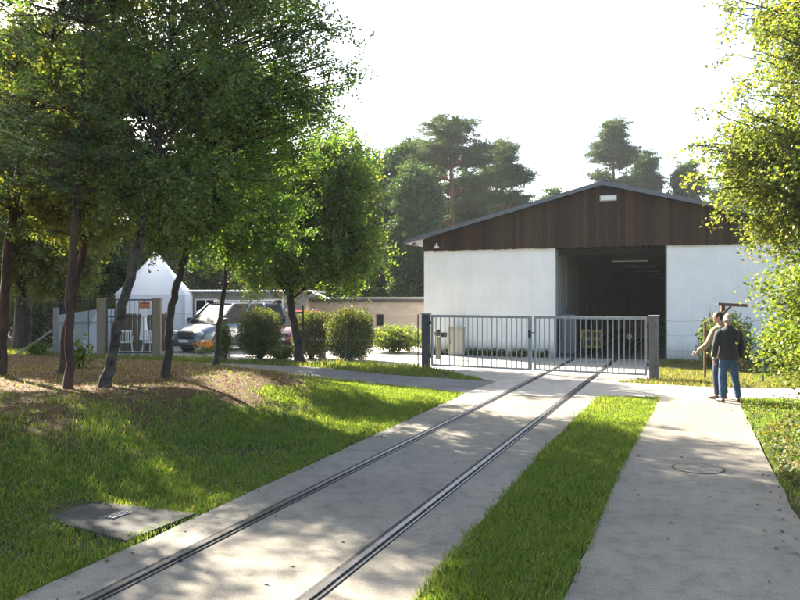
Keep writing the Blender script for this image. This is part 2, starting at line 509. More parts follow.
L_orange = mat_leaf('orange_petal', [(0, (0.75, 0.28, 0.02)), (1, (0.85, 0.42, 0.03))], 0.3, 0.03, (1, 1, 1))

# ------------------------------------------------------------------ ground outlines (metres, x right, y away)
LE = [(-6.0, -5.0), (-2.52, 5.06), (-1.81, 7.06), (1.36, 16.3)]              # left edge of the track slab
RE = [(-3.3, -5.0), (0.10, 5.06), (0.66, 6.68), (1.96, 10.35), (3.84, 15.3), (4.02, 15.64)]
SE = [(-2.85, -5.0), (1.06, 5.06), (2.61, 9.14), (5.23, 15.64)]              # right edge of the grass strip
WE = [(-0.7, -5.0), (3.56, 6.93), (4.43, 9.36), (6.35, 14.5), (6.75, 15.4)]
TRACK = LE + RE[::-1]
WALK = SE + WE[::-1]
ASPH = [(-30, 32.5), (-12.8, 24.9), (-3.74, 20.8), (-1.34, 19.0), (1.36, 16.3), (2.3, 18.6), (0.2, 20.0), (-2.95, 23.0), (-14.2, 27.6), (-30, 34.5)]
YARD = [(1.36, 16.3), (2.3, 18.6), (0.95, 22.2), (-1.0, 23.6), (-9, 26.6), (-14, 29), (-14, 44), (6.6, 43.4), (0.87, 28.1), (8.90, 25.10),
        (8.1, 24.5), (6.3, 19.2), (5.1, 18.5), (7.0, 17.35), (30, 15.8), (30, 13.7), (6.75, 15.4), (5.23, 15.64), (4.02, 15.64)]


def inside(poly, x, y):
    x, y = np.asarray(x, float), np.asarray(y, float)
    c = np.zeros(x.shape, bool)
    n = len(poly)
    for i in range(n):
        x0, y0 = poly[i]
        x1, y1 = poly[(i + 1) % n]
        if y0 == y1: continue
        c ^= ((y0 > y) != (y1 > y)) & (x < (x1 - x0) * (y - y0) / (y1 - y0) + x0)
    return c


def sstep(a, b, x):
    t = np.clip((x - a) / (b - a), 0, 1)
    return t * t * (3 - 2 * t)


def seg_side(p, q, x, y):
    """signed distance, positive on the left of p>q"""
    dx, dy = q[0] - p[0], q[1] - p[1]
    return (dx * (y - p[1]) - dy * (x - p[0])) / math.hypot(dx, dy)


def smooth_noise(x, y, s=1.0, seed=0):
    a = 0
    rs = np.random.RandomState(seed)
    for k in range(6):
        fx, fy, ph = rs.uniform(-1.6, 1.6), rs.uniform(-1.6, 1.6), rs.uniform(0, 6.28)
        a = a + np.sin((x * fx + y * fy) * s * (1 + 0.6 * k) + ph) / (1 + 0.5 * k)
    return a / 3.2


def bank(x, y):
    """0..1 rise of the bank left of the track"""
    q = np.minimum(seg_side(LE[1], LE[3], x, y), seg_side(LE[0], LE[1], x, y) + 0.2)
    r = np.minimum(-seg_side((-12.8, 24.9), (-3.74, 20.8), x, y), -seg_side((-3.74, 20.8), (1.36, 16.3), x, y))
    r2 = -seg_side((-30, 32.5), (-12.8, 24.9), x, y)
    r = np.minimum(r, r2)
    return sstep(0.35, 4.2, q) * sstep(0.0, 3.2, r), q, r


def height(x, y):
    x, y = np.asarray(x, float), np.asarray(y, float)
    b, q, r = bank(x, y)
    z = -0.02 + 0.52 * b + 0.035 * smooth_noise(x, y, 1.1, 3) * np.clip(b * 2, 0, 1)
    dm = sstep(0, 1.5, -seg_side(WE[1], WE[3], x, y)) * (y < 15)
    z = z + 0.05 * dm * sstep(-6, 2, y) * (1 - sstep(13, 15, y))
    return z


def hz(x, y):
    return float(height(np.array([x]), np.array([y]))[0])


def dirt_mask(x, y):
    b, q, r = bank(x, y)
    nn_ = smooth_noise(x, y, 1.7, 41)
    d = sstep(1.4, 3.3, q + .7 * nn_) * sstep(6.6, 9.6, y + .9 * nn_) * sstep(.12, .4, b) * (.72 + .28 * sstep(11, 13, y)) * (1 - 0.5 * sstep(-2.6, -.6, x))
    d = np.maximum(d, 0.35 * (y > 26) * (x < 0))
    d = np.maximum(d, 0.45 * (np.hypot(x - 8.5, y - 20) < 5))
    return np.clip(d + 0.22 * smooth_noise(x, y, 1.9, 11) * (d > 0.05), 0, 1)


# one ground sheet with finer cells near the camera
xs = np.concatenate([np.linspace(-600, -60, 10), np.linspace(-50, -16, 18), np.arange(-15, 15, 0.25), np.linspace(15, 50, 18), np.linspace(60, 600, 10)])
ys = np.concatenate([np.linspace(-300, -10, 6), np.arange(-6, 27, 0.25), np.linspace(27.5, 60, 24), np.linspace(80, 900, 10)])
gx, gy = np.meshgrid(xs, ys)
gz = height(gx, gy)
for poly in (TRACK, WALK, YARD, ASPH):
    gz = np.where(inside(poly, gx, gy), -0.03, gz)
far = np.clip((np.hypot(gx, gy) - 80) / 500, 0, 1)
verts = np.stack([gx.ravel(), gy.ravel(), gz.ravel()], 1)
nx, ny = len(xs), len(ys)
ii = np.arange(nx * ny).reshape(ny, nx)
quads = np.stack([ii[:-1, :-1], ii[:-1, 1:], ii[1:, 1:], ii[1:, :-1]], -1).reshape(-1, 4)


def np_mesh(name, verts, faces):
    me = bpy.data.meshes.new(name)
    nf, k = faces.shape
    me.vertices.add(len(verts))
    me.vertices.foreach_set('co', np.ascontiguousarray(verts, np.float32).ravel())
    me.loops.add(nf * k)
    me.loops.foreach_set('vertex_index', np.ascontiguousarray(faces, np.int32).ravel())
    me.polygons.add(nf)
    me.polygons.foreach_set('loop_start', np.arange(0, nf * k, k, dtype=np.int32))
    me.update(calc_edges=True)
    return me


me = np_mesh('ground', verts, quads)
at = me.attributes.new('dirt', 'FLOAT', 'POINT')
at.data.foreach_set('value', dirt_mask(gx, gy).ravel().astype(np.float32))
tag(link('ground', me, M_ground, smooth=True), kind='structure')


def sheet(name, poly, z, thick, mat, step=0.35, jitter=0.006, seed=1):
    rs = random.Random(seed)
    pts = []
    for i in range(len(poly)):
        a, b = Vector(poly[i]), Vector(poly[(i + 1) % len(poly)])
        k = max(1, int((b - a).length / step))
        if (b - a).length > 20: k = 20
        nrm = Vector((-(b - a).y, (b - a).x)).normalized()
        for j in range(k):
            p = a.lerp(b, j / k)
            if j: p = p + nrm * rs.gauss(0, jitter)
            pts.append(p)
    tris = tessellate_polygon([[Vector((p.x, p.y, 0)) for p in pts]])
    n = len(pts)
    v = [(p.x, p.y, z) for p in pts] + [(p.x, p.y, z - thick) for p in pts]
    area = sum(pts[i].x * pts[(i + 1) % n].y - pts[(i + 1) % n].x * pts[i].y for i in range(n))
    f = []
    for t in tris:
        a, b, c = (pts[t[0]], pts[t[1]], pts[t[2]])
        cr = (b - a).x * (c - a).y - (b - a).y * (c - a).x
        f.append(tuple(t) if cr > 0 else (t[0], t[2], t[1]))
    for i in range(n):
        j = (i + 1) % n
        f.append((i, i + n, j + n, j) if area < 0 else (i, j, j + n, i + n)[::-1])
    me = bpy.data.meshes.new(name)
    me.from_pydata(v, [], f)
    return tag(link(name, me, mat), kind='structure')


sheet('track_slab', TRACK, 0.0, 0.1, M_conc, seed=2)
sheet('footpath', WALK, 0.0, 0.1, M_conc, seed=3)
sheet('yard_pavement', YARD, 0.0, 0.1, M_yard, seed=4)
sheet('asphalt_path', ASPH, -0.004, 0.1, M_asph, jitter=0.04, seed=5)

# ------------------------------------------------------------------ rails
ang = math.atan(0.375)
for k, (x0, lab) in enumerate(((-2.0, 'worn steel tram rail set in the concrete, the one next to the grassy bank'),
                               (-0.60, 'worn steel tram rail set in the concrete, the one nearer the grass strip'))):
    root = empty('rail', (x0, 5.06, 0), -ang, label=lab, cat='rail', group='rails of the track into the shed')
    g = MB()
    g.box(-0.075, 0.075, -10, 44, 0.0, 0.004)
    g.build('groove', M_groove, root)
    h = MB()
    h.box(-0.022, 0.026, -10, 44, 0.001, 0.016)
    h.box(0.056, 0.070, -10, 44, 0.001, 0.010)
    h.build('rail_head', M_rail, root)

# dark slab beside the track, partly grown over
sp = [G(30, 519), G(76, 503), G(196, 515.0), G(126, 542.5)]
mb = MB()
top = [Vector((p.x, p.y, 0.018 if i in (2, 3) else 0.04)) for i, p in enumerate(sp)]
bot = [Vector((p.x, p.y, -0.08)) for p in sp]
mb.add(top + bot, [(3, 2, 1, 0), (4, 5, 6, 7), (0, 1, 5, 4), (1, 2, 6, 5), (2, 3, 7, 6), (3, 0, 4, 7)])
slab_root = empty('concrete_slab', (sp[0] + sp[2]) / 2 * 1.0, label='dark flat slab lying in the grass at the edge of the track', cat='slab')
o = mb.build('slab_plate', M_slab, slab_root); o.matrix_parent_inverse = Matrix.Translation(-slab_root.location)
mb = MB()
c = (sp[0] + sp[1] + sp[2] + sp[3]) / 4 + Vector((0.10, 0.02, 0))
ex = (sp[2] - sp[3]).normalized()
ey = Vector((-ex.y, ex.x, 0))
for i in range(3):
    cc = c + ey * (i - 1) * 0.04
    mb.bar(cc - ex * 0.12 + Vector((0, 0, 0.033)), cc + ex * 0.12 + Vector((0, 0, 0.030)), 0.014, 0.012)
o = mb.build('vent_bar', M_wire, slab_root); o.matrix_parent_inverse = Matrix.Translation(-slab_root.location)

# manhole in the footpath
mh = empty('manhole_cover', (3.45, 9.0, 0.001), label='round iron manhole cover set in the right footpath', cat='manhole cover')
mb = MB()
mb.tube([(0, 0, 0.0), (0, 0, 0.006)], 0.27, 28)
mb.build('lid', M_conc, mh)
mb = MB()
for i in range(32):
    a0, a1 = 2 * math.pi * i / 32, 2 * math.pi * (i + 1) / 32
    mb.add([(math.cos(a) * r_, math.sin(a) * r_, 0.004) for a in (a0, a1) for r_ in (0.272, 0.295)], [(0, 1, 3, 2)])
mb.build('rim', M_groove, mh)

# ------------------------------------------------------------------ engine shed
SA = R(20.5)
shed = empty('engine_shed', (0.87, 28.1, 0), -SA, label='long white walled shed with dark boarded gable and wide open doorway', cat='shed')
W_, D_ = 12.6, 36.0
O0, O1 = 4.63, 8.30
HW = 3.74
mb = MB()
mb.box(0, O0, 0, 0.24, -0.05, HW)
mb.box(O1, W_, 0, 0.24, -0.05, HW)
mb.box(0, 0.2, 0.24, D_, -0.05, HW + 0.44)
mb.box(W_ - 0.2, W_, 0.24, D_, -0.05, HW + 0.44)
mb.prism([(0.2, -0.05), (W_ - 0.2, -0.05), (W_ - 0.2, HW + 0.44), (6.3, 5.80), (0.2, HW + 0.44)], D_ - 0.2, D_)
mb.build('wall', M_plaster, shed)
mb = MB()
mb.box(O0 - 0.12, O0, 0.243, D_ - 0.2, 0, HW - 0.02)
for i in range(11):
    mb.box(O0, O0 + 0.02, 3 + i * 3.0, 3.14 + i * 3.0, 0, HW - 0.1)
mb.build('partition', M_insidewall, shed)
mb = MB()
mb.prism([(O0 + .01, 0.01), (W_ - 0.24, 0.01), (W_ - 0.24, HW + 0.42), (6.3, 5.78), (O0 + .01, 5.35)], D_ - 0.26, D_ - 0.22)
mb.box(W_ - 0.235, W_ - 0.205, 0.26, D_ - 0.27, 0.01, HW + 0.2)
mb.build('shade_lining', M_beam, shed)  # dark sheets added over back and right walls to deepen the interior shade
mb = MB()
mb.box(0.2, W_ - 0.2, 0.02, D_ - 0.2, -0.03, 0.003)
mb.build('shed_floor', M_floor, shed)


def roof_z(s):
    return 5.88 - 0.256 * abs(s - 6.3)


mb = MB()
rs = random.Random(5)
s = -0.02
while s < W_ + 0.0:
    w = 0.135 + rs.uniform(-0.004, 0.004)
    s1 = min(s + w, W_ + 0.02)
    d0 = -0.075 + rs.uniform(-0.008, 0.008)
    zb = HW - 0.03 + rs.uniform(-0.012, 0.012)
    a, b = s + 0.004, s1 - 0.004
    v = [(a, d0, zb), (b, d0, zb), (b, d0, roof_z(b) - 0.14), (a, d0, roof_z(a) - 0.14)]
    v += [(x, d0 + 0.025, z) for x, y, z in v]
    mb.add(v, [(0, 1, 2, 3), (7, 6, 5, 4), (0, 4, 5, 1), (1, 5, 6, 2), (2, 6, 7, 3), (3, 7, 4, 0)])
    s += w
mb.build('gable_boarding', M_boards, shed)
mb = MB()
mb.prism([(0, HW + 0.001), (W_, HW + 0.001), (W_, roof_z(W_) - 0.16), (6.3, roof_z(6.3) - 0.16), (0, roof_z(0) - 0.16)], -0.04, 0.2)
mb.build('light_leak_panel', M_beam, shed)  # unseen dark panel added behind the boards to stop light leaking in
mb = MB()
for s0, s1 in ((-0.54, 6.3), (6.3, 13.14)):
    n_ = 30
    for i in range(n_):
        a = s0 + (s1 - s0) * i / n_
        b = s0 + (s1 - s0) * (i + 1) / n_
        mb.add([(a, -0.32, roof_z(a)), (b, -0.32, roof_z(b)), (b, D_ + 0.3, roof_z(b)), (a, D_ + 0.3, roof_z(a)),
                (a, -0.32, roof_z(a) - 0.07), (b, -0.32, roof_z(b) - 0.07), (b, D_ + 0.3, roof_z(b) - 0.07), (a, D_ + 0.3, roof_z(a) - 0.07)],
               [(0, 1, 2, 3), (7, 6, 5, 4), (0, 4, 5, 1), (2, 6, 7, 3), (1, 5, 6, 2), (3, 7, 4, 0)])
mb.bar((6.3, -0.33, 5.90), (6.3, D_ + 0.31, 5.90), 0.32, 0.03)
mb.build('roof', M_roofsheet, shed)
mb = MB()
for sg, (s0, s1) in ((0, (-0.56, 6.3)), (1, (13.16, 6.3))):
    mb.bar((s0, -0.335, roof_z(s0) - 0.075), (s1, -0.335, roof_z(s1) - 0.075), 0.028, 0.135)
mb.build('verge_board', M_roofsheet, shed)
mb = MB()
mb.tube([(-0.62, -0.3, 4.05), (-0.62, D_, 4.02)], 0.06, 8)
mb.build('gutter', M_roofsheet, shed)
# roof frames inside
for i in range(9):
    mb = MB()
    d = 1.2 + i * 4.0
    mb.bar((O0 + 0.02, d, 3.62), (W_ - 0.25, d, 3.62), 0.12, 0.2)
    mb.bar((0.25, d + 0.13, 3.95), (6.3, d + 0.13, 5.55), 0.10, 0.16)
    mb.bar((6.3, d + 0.13, 5.55), (W_ - 0.25, d + 0.13, 3.95), 0.10, 0.16)
    for s in (5.2, 6.3, 7.4, 9.0, 10.4):
        mb.bar((s, d + 0.13, 3.7), (s, d + 0.13, roof_z(s) - 0.35), 0.08, 0.08)
    mb.build('roof_truss', M_beam, shed)
for i in range(5):
    lf = MB()
    d = 2.2 + i * 5.4
    lf.bbox(6.35, 7.65, d, d + 0.16, 3.36, 3.44, 0.015)
    fx = lf.build('strip_light', M_darkmetal, shed)
    lf = MB()
    lf.tube([(6.4, d + 0.04, 3.34), (7.6, d + 0.04, 3.34)], 0.016, 8)
    lf.tube([(6.4, d + 0.12, 3.34), (7.6, d + 0.12, 3.34)], 0.016, 8)
    lf.build('tube', M_tubew, fx)
# jamb post and mossy door edge
mb = MB(); mb.box(O0 - 0.001, O0 + 0.07, -0.02, 0.235, 0, HW - 0.032); mb.build('door_jamb', M_plaster, shed)
mb = MB(); mb.box(O1 - 0.05, O1 - 0.002, -0.015, 0.22, 0, HW - 0.032)
mb.build('door_jamb', mat_simple('mossy_frame', (0.09, 0.12, 0.05), 0.8, 0, 0.3, 9), shed)
# gable floodlight, corner insulator, eave lamp
mb = MB(); mb.bbox(6.2, 6.75, -0.20, -0.085, 5.22, 5.42, 0.015); fl = mb.build('gable_light', M_creambox, shed)
mb = MB(); mb.box(6.24, 6.71, -0.206, -0.198, 5.25, 5.39); mb.build('lens', M_signwhite, fl)
mb = MB()
mb.prism([(0.42, 3.80), (0.62, 3.80), (0.57, 3.88), (0.47, 3.88)], -0.20, -0.085)
mb.tube([(0.52, -0.14, 3.88), (0.52, -0.14, 3.98)], 0.03, 8)
mb.build('cable_bracket', M_signwhite, shed)
mb = MB(); mb.ball((-0.30, -0.2, 3.96), (0.10, 0.07, 0.06), 8); mb.tube([(-0.30, -0.2, 4.0), (-0.30, -0.2, 4.1)], 0.015, 6)
mb.build('eave_lamp', M_beige, shed)


def SW(s, d, z=0.0):
    return Vector((0.87 + math.cos(SA) * s + math.sin(SA) * d, 28.1 - math.sin(SA) * s + math.cos(SA) * d, z))


# electric cabinet by the wall
cab = empty('electric_cabinet', SW(1.35, -0.45), -SA, label='tall cream metal cabinet standing against the white shed wall', cat='cabinet')
mb = MB(); mb.bbox(-0.27, 0.27, -0.15, 0.15, 0.06, 0.98, 0.012); mb.build('housing', M_creambox, cab)
mb = MB(); mb.bbox(-0.30, 0.30, -0.18, 0.18, 0.98, 1.02, 0.01); mb.build('cap', M_creambox, cab)
mb = MB(); mb.bbox(-0.235, 0.235, -0.162, -0.152, 0.12, 0.93, 0.004); dr = mb.build('door', M_creambox, cab)
mb = MB(); mb.bbox(-0.20, -0.17, -0.185, -0.163, 0.44, 0.56, 0.004); mb.build('handle', M_blackplastic, dr)
mb = MB(); mb.box(-0.24, 0.24, -0.13, 0.13, 0, 0.06); mb.build('plinth', M_greywall, cab)

# lever stand with brown cap and dark box, by the left gate post
ls = empty('lever_stand', G(438, 358.5), -SA, label='short beige post with brown knob and small black lamp, behind the gate', cat='post')
mb = MB(); mb.tube([(0, 0, 0), (0.0, 0, 0.45), (0.02, 0, 0.72)], [0.075, 0.06, 0.05], 10); mb.build('post', M_beige, ls)
mb = MB(); mb.ball((-0.02, 0, 0.86), (0.12, 0.11, 0.12), 8); mb.build('knob', M_brown, ls)
mb = MB(); mb.bbox(0.12, 0.30, -0.07, 0.07, 0.72, 0.88, 0.02); mb.bar((0.05, 0, 0.78), (0.14, 0, 0.80), 0.05, 0.05); mb.build('lamp_housing', M_blackplastic, ls)
mb = MB(); mb.bar((-0.05, 0, 0.35), (-0.22, 0, 0.30), 0.03, 0.03); mb.bar((-0.22, 0, 0.28), (-0.18, 0, 0.5), 0.03, 0.03); mb.build('lever', M_blackplastic, ls)

# things in the shed doorway
cart = empty('rail_trolley', SW(5.75, 1.6), -SA + R(6), label='yellow rail trolley with two dark openings parked inside the doorway', cat='trolley')
mb = MB()
for z in (0.28, 0.58, 0.86): mb.bbox(-0.33, 0.33, -0.04, 0.04, z - 0.045, z + 0.045, 0.01)
for x in (-0.30, 0, 0.30): mb.bbox(x - 0.04, x + 0.04, -0.045, 0.045, 0.235, 0.90, 0.01)
mb.bbox(-0.33, 0.33, 0.05, 1.2, 0.22, 0.32, 0.02)
mb.build('frame', M_yellow, cart)
mb = MB(); mb.box(-0.28, 0.28, 0.05, 0.07, 0.33, 0.84); mb.build('back_panel', M_darkmetal, cart)
mb = MB(); mb.bbox(-0.40, -0.335, -0.05, 0.05, 0.55, 0.85, 0.01); mb.build('marker_board', M_orange, cart)
for x in (-0.3, 0.3):
    for y in (0.25, 0.95):
        mb = MB(); mb.tube([(x - 0.04, y, 0.14), (x + 0.04, y, 0.14)], 0.14, 16); mb.build('wheel', M_darkmetal, cart)
lk = empty('machine_cabinet', SW(5.05, 0.9), -SA, label='grey blue machine cabinet standing inside the doorway by the left jamb', cat='cabinet')
mb = MB(); mb.bbox(-0.26, 0.24, -0.2, 0.3, 0.08, 1.45, 0.02); mb.build('housing', M_bluegrey, lk)
mb = MB(); mb.bbox(-0.22, 0.0, -0.213, -0.203, 0.2, 1.35, 0.004); mb.bbox(0.02, 0.2, -0.213, -0.203, 0.2, 1.35, 0.004); mb.build('door', M_bluegrey, lk)
mb = MB(); mb.tube([(-0.1, 0, 1.45), (-0.1, 0, 1.62), (0.02, 0, 1.68)], 0.03, 8); mb.build('pipe', M_darkmetal, lk)
mb = MB(); mb.box(-0.22, 0.2, -0.16, 0.26, 0, 0.08); mb.build('plinth', M_darkmetal, lk)
wg = empty('railway_wagon', SW(7.2, 5.5), -SA + R(0.5), label='small dark railway wagon standing deep in the shed', cat='wagon')
mb = MB(); mb.bbox(-0.75, 0.75, 0, 3.4, 0.42, 0.60, 0.02); mb.build('chassis', M_darkmetal, wg)
mb = MB()
mb.bbox(-0.72, 0.72, 0.05, 0.10, 0.61, 1.25, 0.01); mb.bbox(-0.72, 0.72, 3.28, 3.33, 0.61, 1.25, 0.01)
mb.bbox(-0.72, -0.68, 0.105, 3.275, 0.61, 1.2, 0.01); mb.bbox(0.68, 0.72, 0.105, 3.275, 0.61, 1.2, 0.01)
for x in (-0.5, 0, 0.5): mb.bbox(x - 0.03, x + 0.03, 0.01, 0.048, 0.58, 1.27, 0.006)
mb.build('side_boards', M_brown, wg)
for x in (-0.45, 0.45):
    mb = MB(); mb.tube([(x, 0, 0.51), (x, -0.22, 0.51)], [0.04, 0.04], 10); mb.tube([(x, -0.22, 0.51), (x, -0.25, 0.51)], 0.12, 14); mb.build('buffer', M_signwhite if x < 0 else M_darkmetal, wg)
for x in (-0.62, 0.62):
    for y in (0.7, 2.7):
        mb = MB(); mb.tube([(x - 0.05, y, 0.24), (x + 0.05, y, 0.24)], 0.24, 18); mb.build('wheel', M_darkmetal, wg)

# ------------------------------------------------------------------ double gate
GA, GB = Vector((0.75, 22.3, 0)), Vector((6.27, 19.2, 0))
gdir = GB - GA
glen = gdir.length
gang = math.atan2(gdir.y, gdir.x)
gate = empty('double_gate', GA, gang, label='closed grey double gate of upright bars across the track', cat='gate')
for k, x in enumerate((0.0, glen)):
    mb = MB(); mb.bbox(x - 0.10, x + 0.10, -0.10, 0.10, -0.1, 1.54, 0.012)
    gp = mb.build('gate_post', M_post if k == 0 else mat_simple('brown_grey_post', (0.105, 0.10, 0.098), 0.7, 0.1, 0.25, 9, 0.15), gate)
    mb = MB(); mb.bbox(x - 0.12, x + 0.12, -0.12, 0.12, 1.541, 1.575, 0.008); mb.build('post_cap', M_gate, gp)
mid = glen * 0.51
for side, (x0, x1) in enumerate(((0.17, mid - 0.055), (mid + 0.015, glen - 0.17))):
    leaf = empty('gate_leaf', ((x0 + x1) / 2, 0, 0)); leaf.parent = gate
    c_ = (x0 + x1) / 2; x0 -= c_; x1 -= c_
    mb = MB(); mb.bbox(x0, x1, -0.03, 0.03, 1.46, 1.53, 0.006); mb.build('top_rail', M_gate, leaf)
    mb = MB(); mb.bbox(x0, x1, -0.025, 0.025, 0.075, 0.125, 0.006); mb.build('bottom_rail', M_gate, leaf)
    for a_, b_ in ((x0, x0 + 0.05), (x1 - (0.10 if side == 0 else 0.06), x1)):
        mb = MB(); mb.bbox(a_, b_, -0.027, 0.027, 0.126, 1.459, 0.005); mb.build('stile', M_gate, leaf)
    bm_ = MB()
    n_ = int(round((x1 - x0) / 0.142))
    for i in range(1, n_):
        x = x0 + (x1 - x0) * i / n_
        bm_.bar((x, 0, 0.12), (x, 0, 1.47), 0.022, 0.022)
    bm_.build('upright_bars', M_gate, leaf)
    if side == 0:
        hb = MB(); hb.bbox(x1 - 0.09, x1 - 0.01, -0.05, -0.028, 0.95, 1.15, 0.004)
        hb.tube([(x1 - 0.05, -0.045, 1.09), (x1 - 0.05, -0.09, 1.09), (x1 + 0.10, -0.09, 1.08)], 0.012, 8)
        hb.build('handle', M_blackplastic, leaf)
    for z in (0.35, 1.3):
        xx = x0 - 0.035 if side == 0 else x1 + 0.035
        hg = MB(); hg.bbox(xx - 0.04, xx + 0.04, -0.02, 0.02, z - 0.05, z + 0.05, 0.005); hg.build('hinge', M_post, leaf)

# ------------------------------------------------------------------ fences
def wire_lines(mb, a, b, zs, r=0.0035, sag=0.02, n=6):
    for z in zs:
        pts = [Vector(a).lerp(Vector(b), i / n) + Vector((0, 0, z - sag * math.sin(math.pi * i / n))) for i in range(n + 1)]
        mb.tube(pts, r, 3, cap=False)


FR = [GB + Vector((0.1, -0.03, 0)), Vector((7.37, 18.8, 0)), Vector((8.54, 18.3, 0)), Vector((13.2, 16.6, 0))]
wf = empty('wire_fence', FR[0], label='low wire fence running from the right gate post to a green post', cat='fence')
inv = Matrix.Translation(-wf.location)
mb = MB()
for a, b in zip(FR[:-1], FR[1:]):
    wire_lines(mb, a, b, (0.35, 0.75, 1.12, 1.47), 0.0045, 0.05)
o = mb.build('wire', M_wire, wf); o.matrix_parent_inverse = inv
for k, p in enumerate(FR[1:]):
    mb = MB(); mb.tube([p + Vector((0, 0, -0.1)), p + Vector((0, 0, 1.5 - (0.08 if k == 0 else 0)))], 0.022 if k else 0.03, 8)
    o = mb.build('fence_post', [M_rust, M_greenpost, M_greenpost][k], wf); o.matrix_parent_inverse = inv
    if k < 2: o['label'] = ('rusty fence post', 'dark green fence post')[k]


def chain_fence(pts, h, label, spacing=2.4):
    root = empty('chain_link_fence', pts[0], label=label, cat='fence')
    inv = Matrix.Translation(-Vector(pts[0]))
    net, posts = MB(), []
    for a, b in zip(pts[:-1], pts[1:]):
        a, b = Vector(a), Vector(b)
        L = (b - a).length
        d = (b - a) / L
        wire_lines(net, a, b, (0.06, h * 0.5, h - 0.02), 0.004, 0.01)
        st = 0.11
        for i in range(int((L + h) / st)):
            x = i * st - h
            for sg in (1, -1):
                x0, x1 = (x, x + h) if sg > 0 else (x + h, x)
                za, zb = 0.05, h
                lo, hi = min(x0, x1), max(x0, x1)
                t0, t1 = 0.0, 1.0
                # clip to 0..L
                def tt(xv): return (xv - x0) / (x1 - x0)
                if x1 > x0: t0, t1 = max(0, tt(0)), min(1, tt(L))
                else: t0, t1 = max(0, tt(L)), min(1, tt(0))
                if t1 <= t0 + 0.02: continue
                p = a + d * (x0 + (x1 - x0) * t0) + Vector((0, 0, za + (zb - za) * t0))
                q = a + d * (x0 + (x1 - x0) * t1) + Vector((0, 0, za + (zb - za) * t1))
                net.tube([p, q], 0.0011, 3, cap=False)
        n_ = max(1, int(round(L / spacing)))
        for i in range(n_ + 1):
            posts.append(a.lerp(b, i / n_))
    o = net.build('netting', M_wire, root); o.matrix_parent_inverse = inv
    for p in posts[:]:
        mb = MB(); mb.tube([p + Vector((0, 0, -0.1)), p + Vector((0, 0, h + 0.04))], 0.018, 8)
        o = mb.build('fence_post', M_post, root); o.matrix_parent_inverse = inv


chain_fence([(0.52, 22.42, 0), (-8.1, 26.85, 0)], 1.5, 'thin chain link fence running from the left gate post past the clipped bushes')
chain_fence([(-10.85, 27.1, 0), (-24, 29.5, 0)], 2.0, 'tall chain link fence before the dark trees at far left')
cp = empty('concrete_fence_post', P(56, 347, 27.4) * 1.0, label='pale leaning concrete post beside the double pine trunk', cat='post')
cp.location.z = 0
mb = MB(); mb.bbox(-0.08, 0.08, -0.08, 0.08, -0.1, 1.68, 0.015); mb.build('shaft', M_greywall, cp)
mb = MB(); mb.bar((-0.10, 0, 0.9), (-1.5, 0.2, 0.0), 0.06, 0.06); mb.build('brace', M_greywall, cp)

# garden gate with two stout posts
gg = empty('garden_gate', (-10.35, 27, 0), 0, label='dark barred garden gate between two stout beige posts', cat='gate')
for x in (0.0, 1.93):
    mb = MB(); mb.bbox(x - 0.135, x + 0.135, -0.13, 0.13, -0.1, 2.02, 0.015); mb.build('gate_post', M_beige, gg)
mb = MB()
mb.bbox(0.16, 1.77, -0.025, 0.025, 1.93, 1.98, 0.005); mb.bbox(0.16, 1.77, -0.025, 0.025, 0.10, 0.15, 0.005)
mb.bbox(0.16, 1.77, -0.022, 0.022, 1.35, 1.385, 0.005)
mb.bbox(0.16, 0.20, -0.024, 0.024, 0.151, 1.929, 0.005); mb.bbox(1.73, 1.77, -0.024, 0.024, 0.151, 1.929, 0.005)
for i in range(1, 10): mb.bar((0.16 + 0.161 * i, 0, 0.15), (0.16 + 0.161 * i, 0, 1.93), 0.016, 0.016)
mb.build('gate_frame', M_post, gg)
sg = empty('gate_sign', (-10.35 + 1.50, 26.95, 1.66), 0, label='small faded orange sign hung on the garden gate', cat='sign')
mb = MB(); mb.bbox(-0.19, 0.19, -0.008, 0.008, -0.005, 0.25, 0.004); mb.build('plate', M_orange, sg)
mb = MB()
mb.box(-0.15, 0.15, -0.0115, -0.009, 0.10, 0.115); mb.box(-0.15, 0.10, -0.0115, -0.009, 0.055, 0.068); mb.box(-0.12, 0.14, -0.0115, -0.009, 0.16, 0.19)
mb.build('marking', M_brown, sg)
sg = empty('paper_notice', (-10.35 + 1.50, 26.95, 1.36), 0, label='white paper notice below the orange sign on the gate', cat='notice')
mb = MB(); mb.bbox(-0.10, 0.12, -0.008, 0.008, 0, 0.26, 0.003); mb.build('sheet', M_plasticw, sg)

# reed screen behind that gate
rsn = empty('reed_screen', (-10.4, 29.0, 0), 0, label='brown reed screen standing behind the garden gate', cat='screen')
mb = MB(); rr = random.Random(3)
x = 0.0
while x < 1.85:
    mb.bar((x, rr.uniform(-0.01, 0.01), 0.05), (x + rr.uniform(-0.01, 0.01), 0, 1.42 + rr.uniform(-0.02, 0.03)), 0.045, 0.02); x += 0.05
mb.build('reeds', M_bamboo, rsn)
mb = MB(); mb.bar((-0.05, 0.03, 0.4), (1.9, 0.03, 0.4), 0.03, 0.05); mb.bar((-0.05, 0.03, 1.25), (1.9, 0.03, 1.25), 0.03, 0.05); mb.build('rail', M_brown, rsn)
# folded parasol
pr = empty('folded_parasol', (-9.35, 28.4, 0), 0, label='folded white parasol standing behind the garden gate', cat='parasol')
mb = MB(); mb.tube([(0, 0, 0), (0, 0, 1.95)], 0.02, 8); mb.build('pole', M_wire, pr)
mb = MB(); mb.tube([(0, 0, 0.5), (0.01, 0, 0.75), (0, 0, 1.1), (0, 0, 1.6), (0, 0, 1.9)], [0.17, 0.14, 0.11, 0.08, 0.02], 10); mb.build('canopy', M_plasticw, pr)


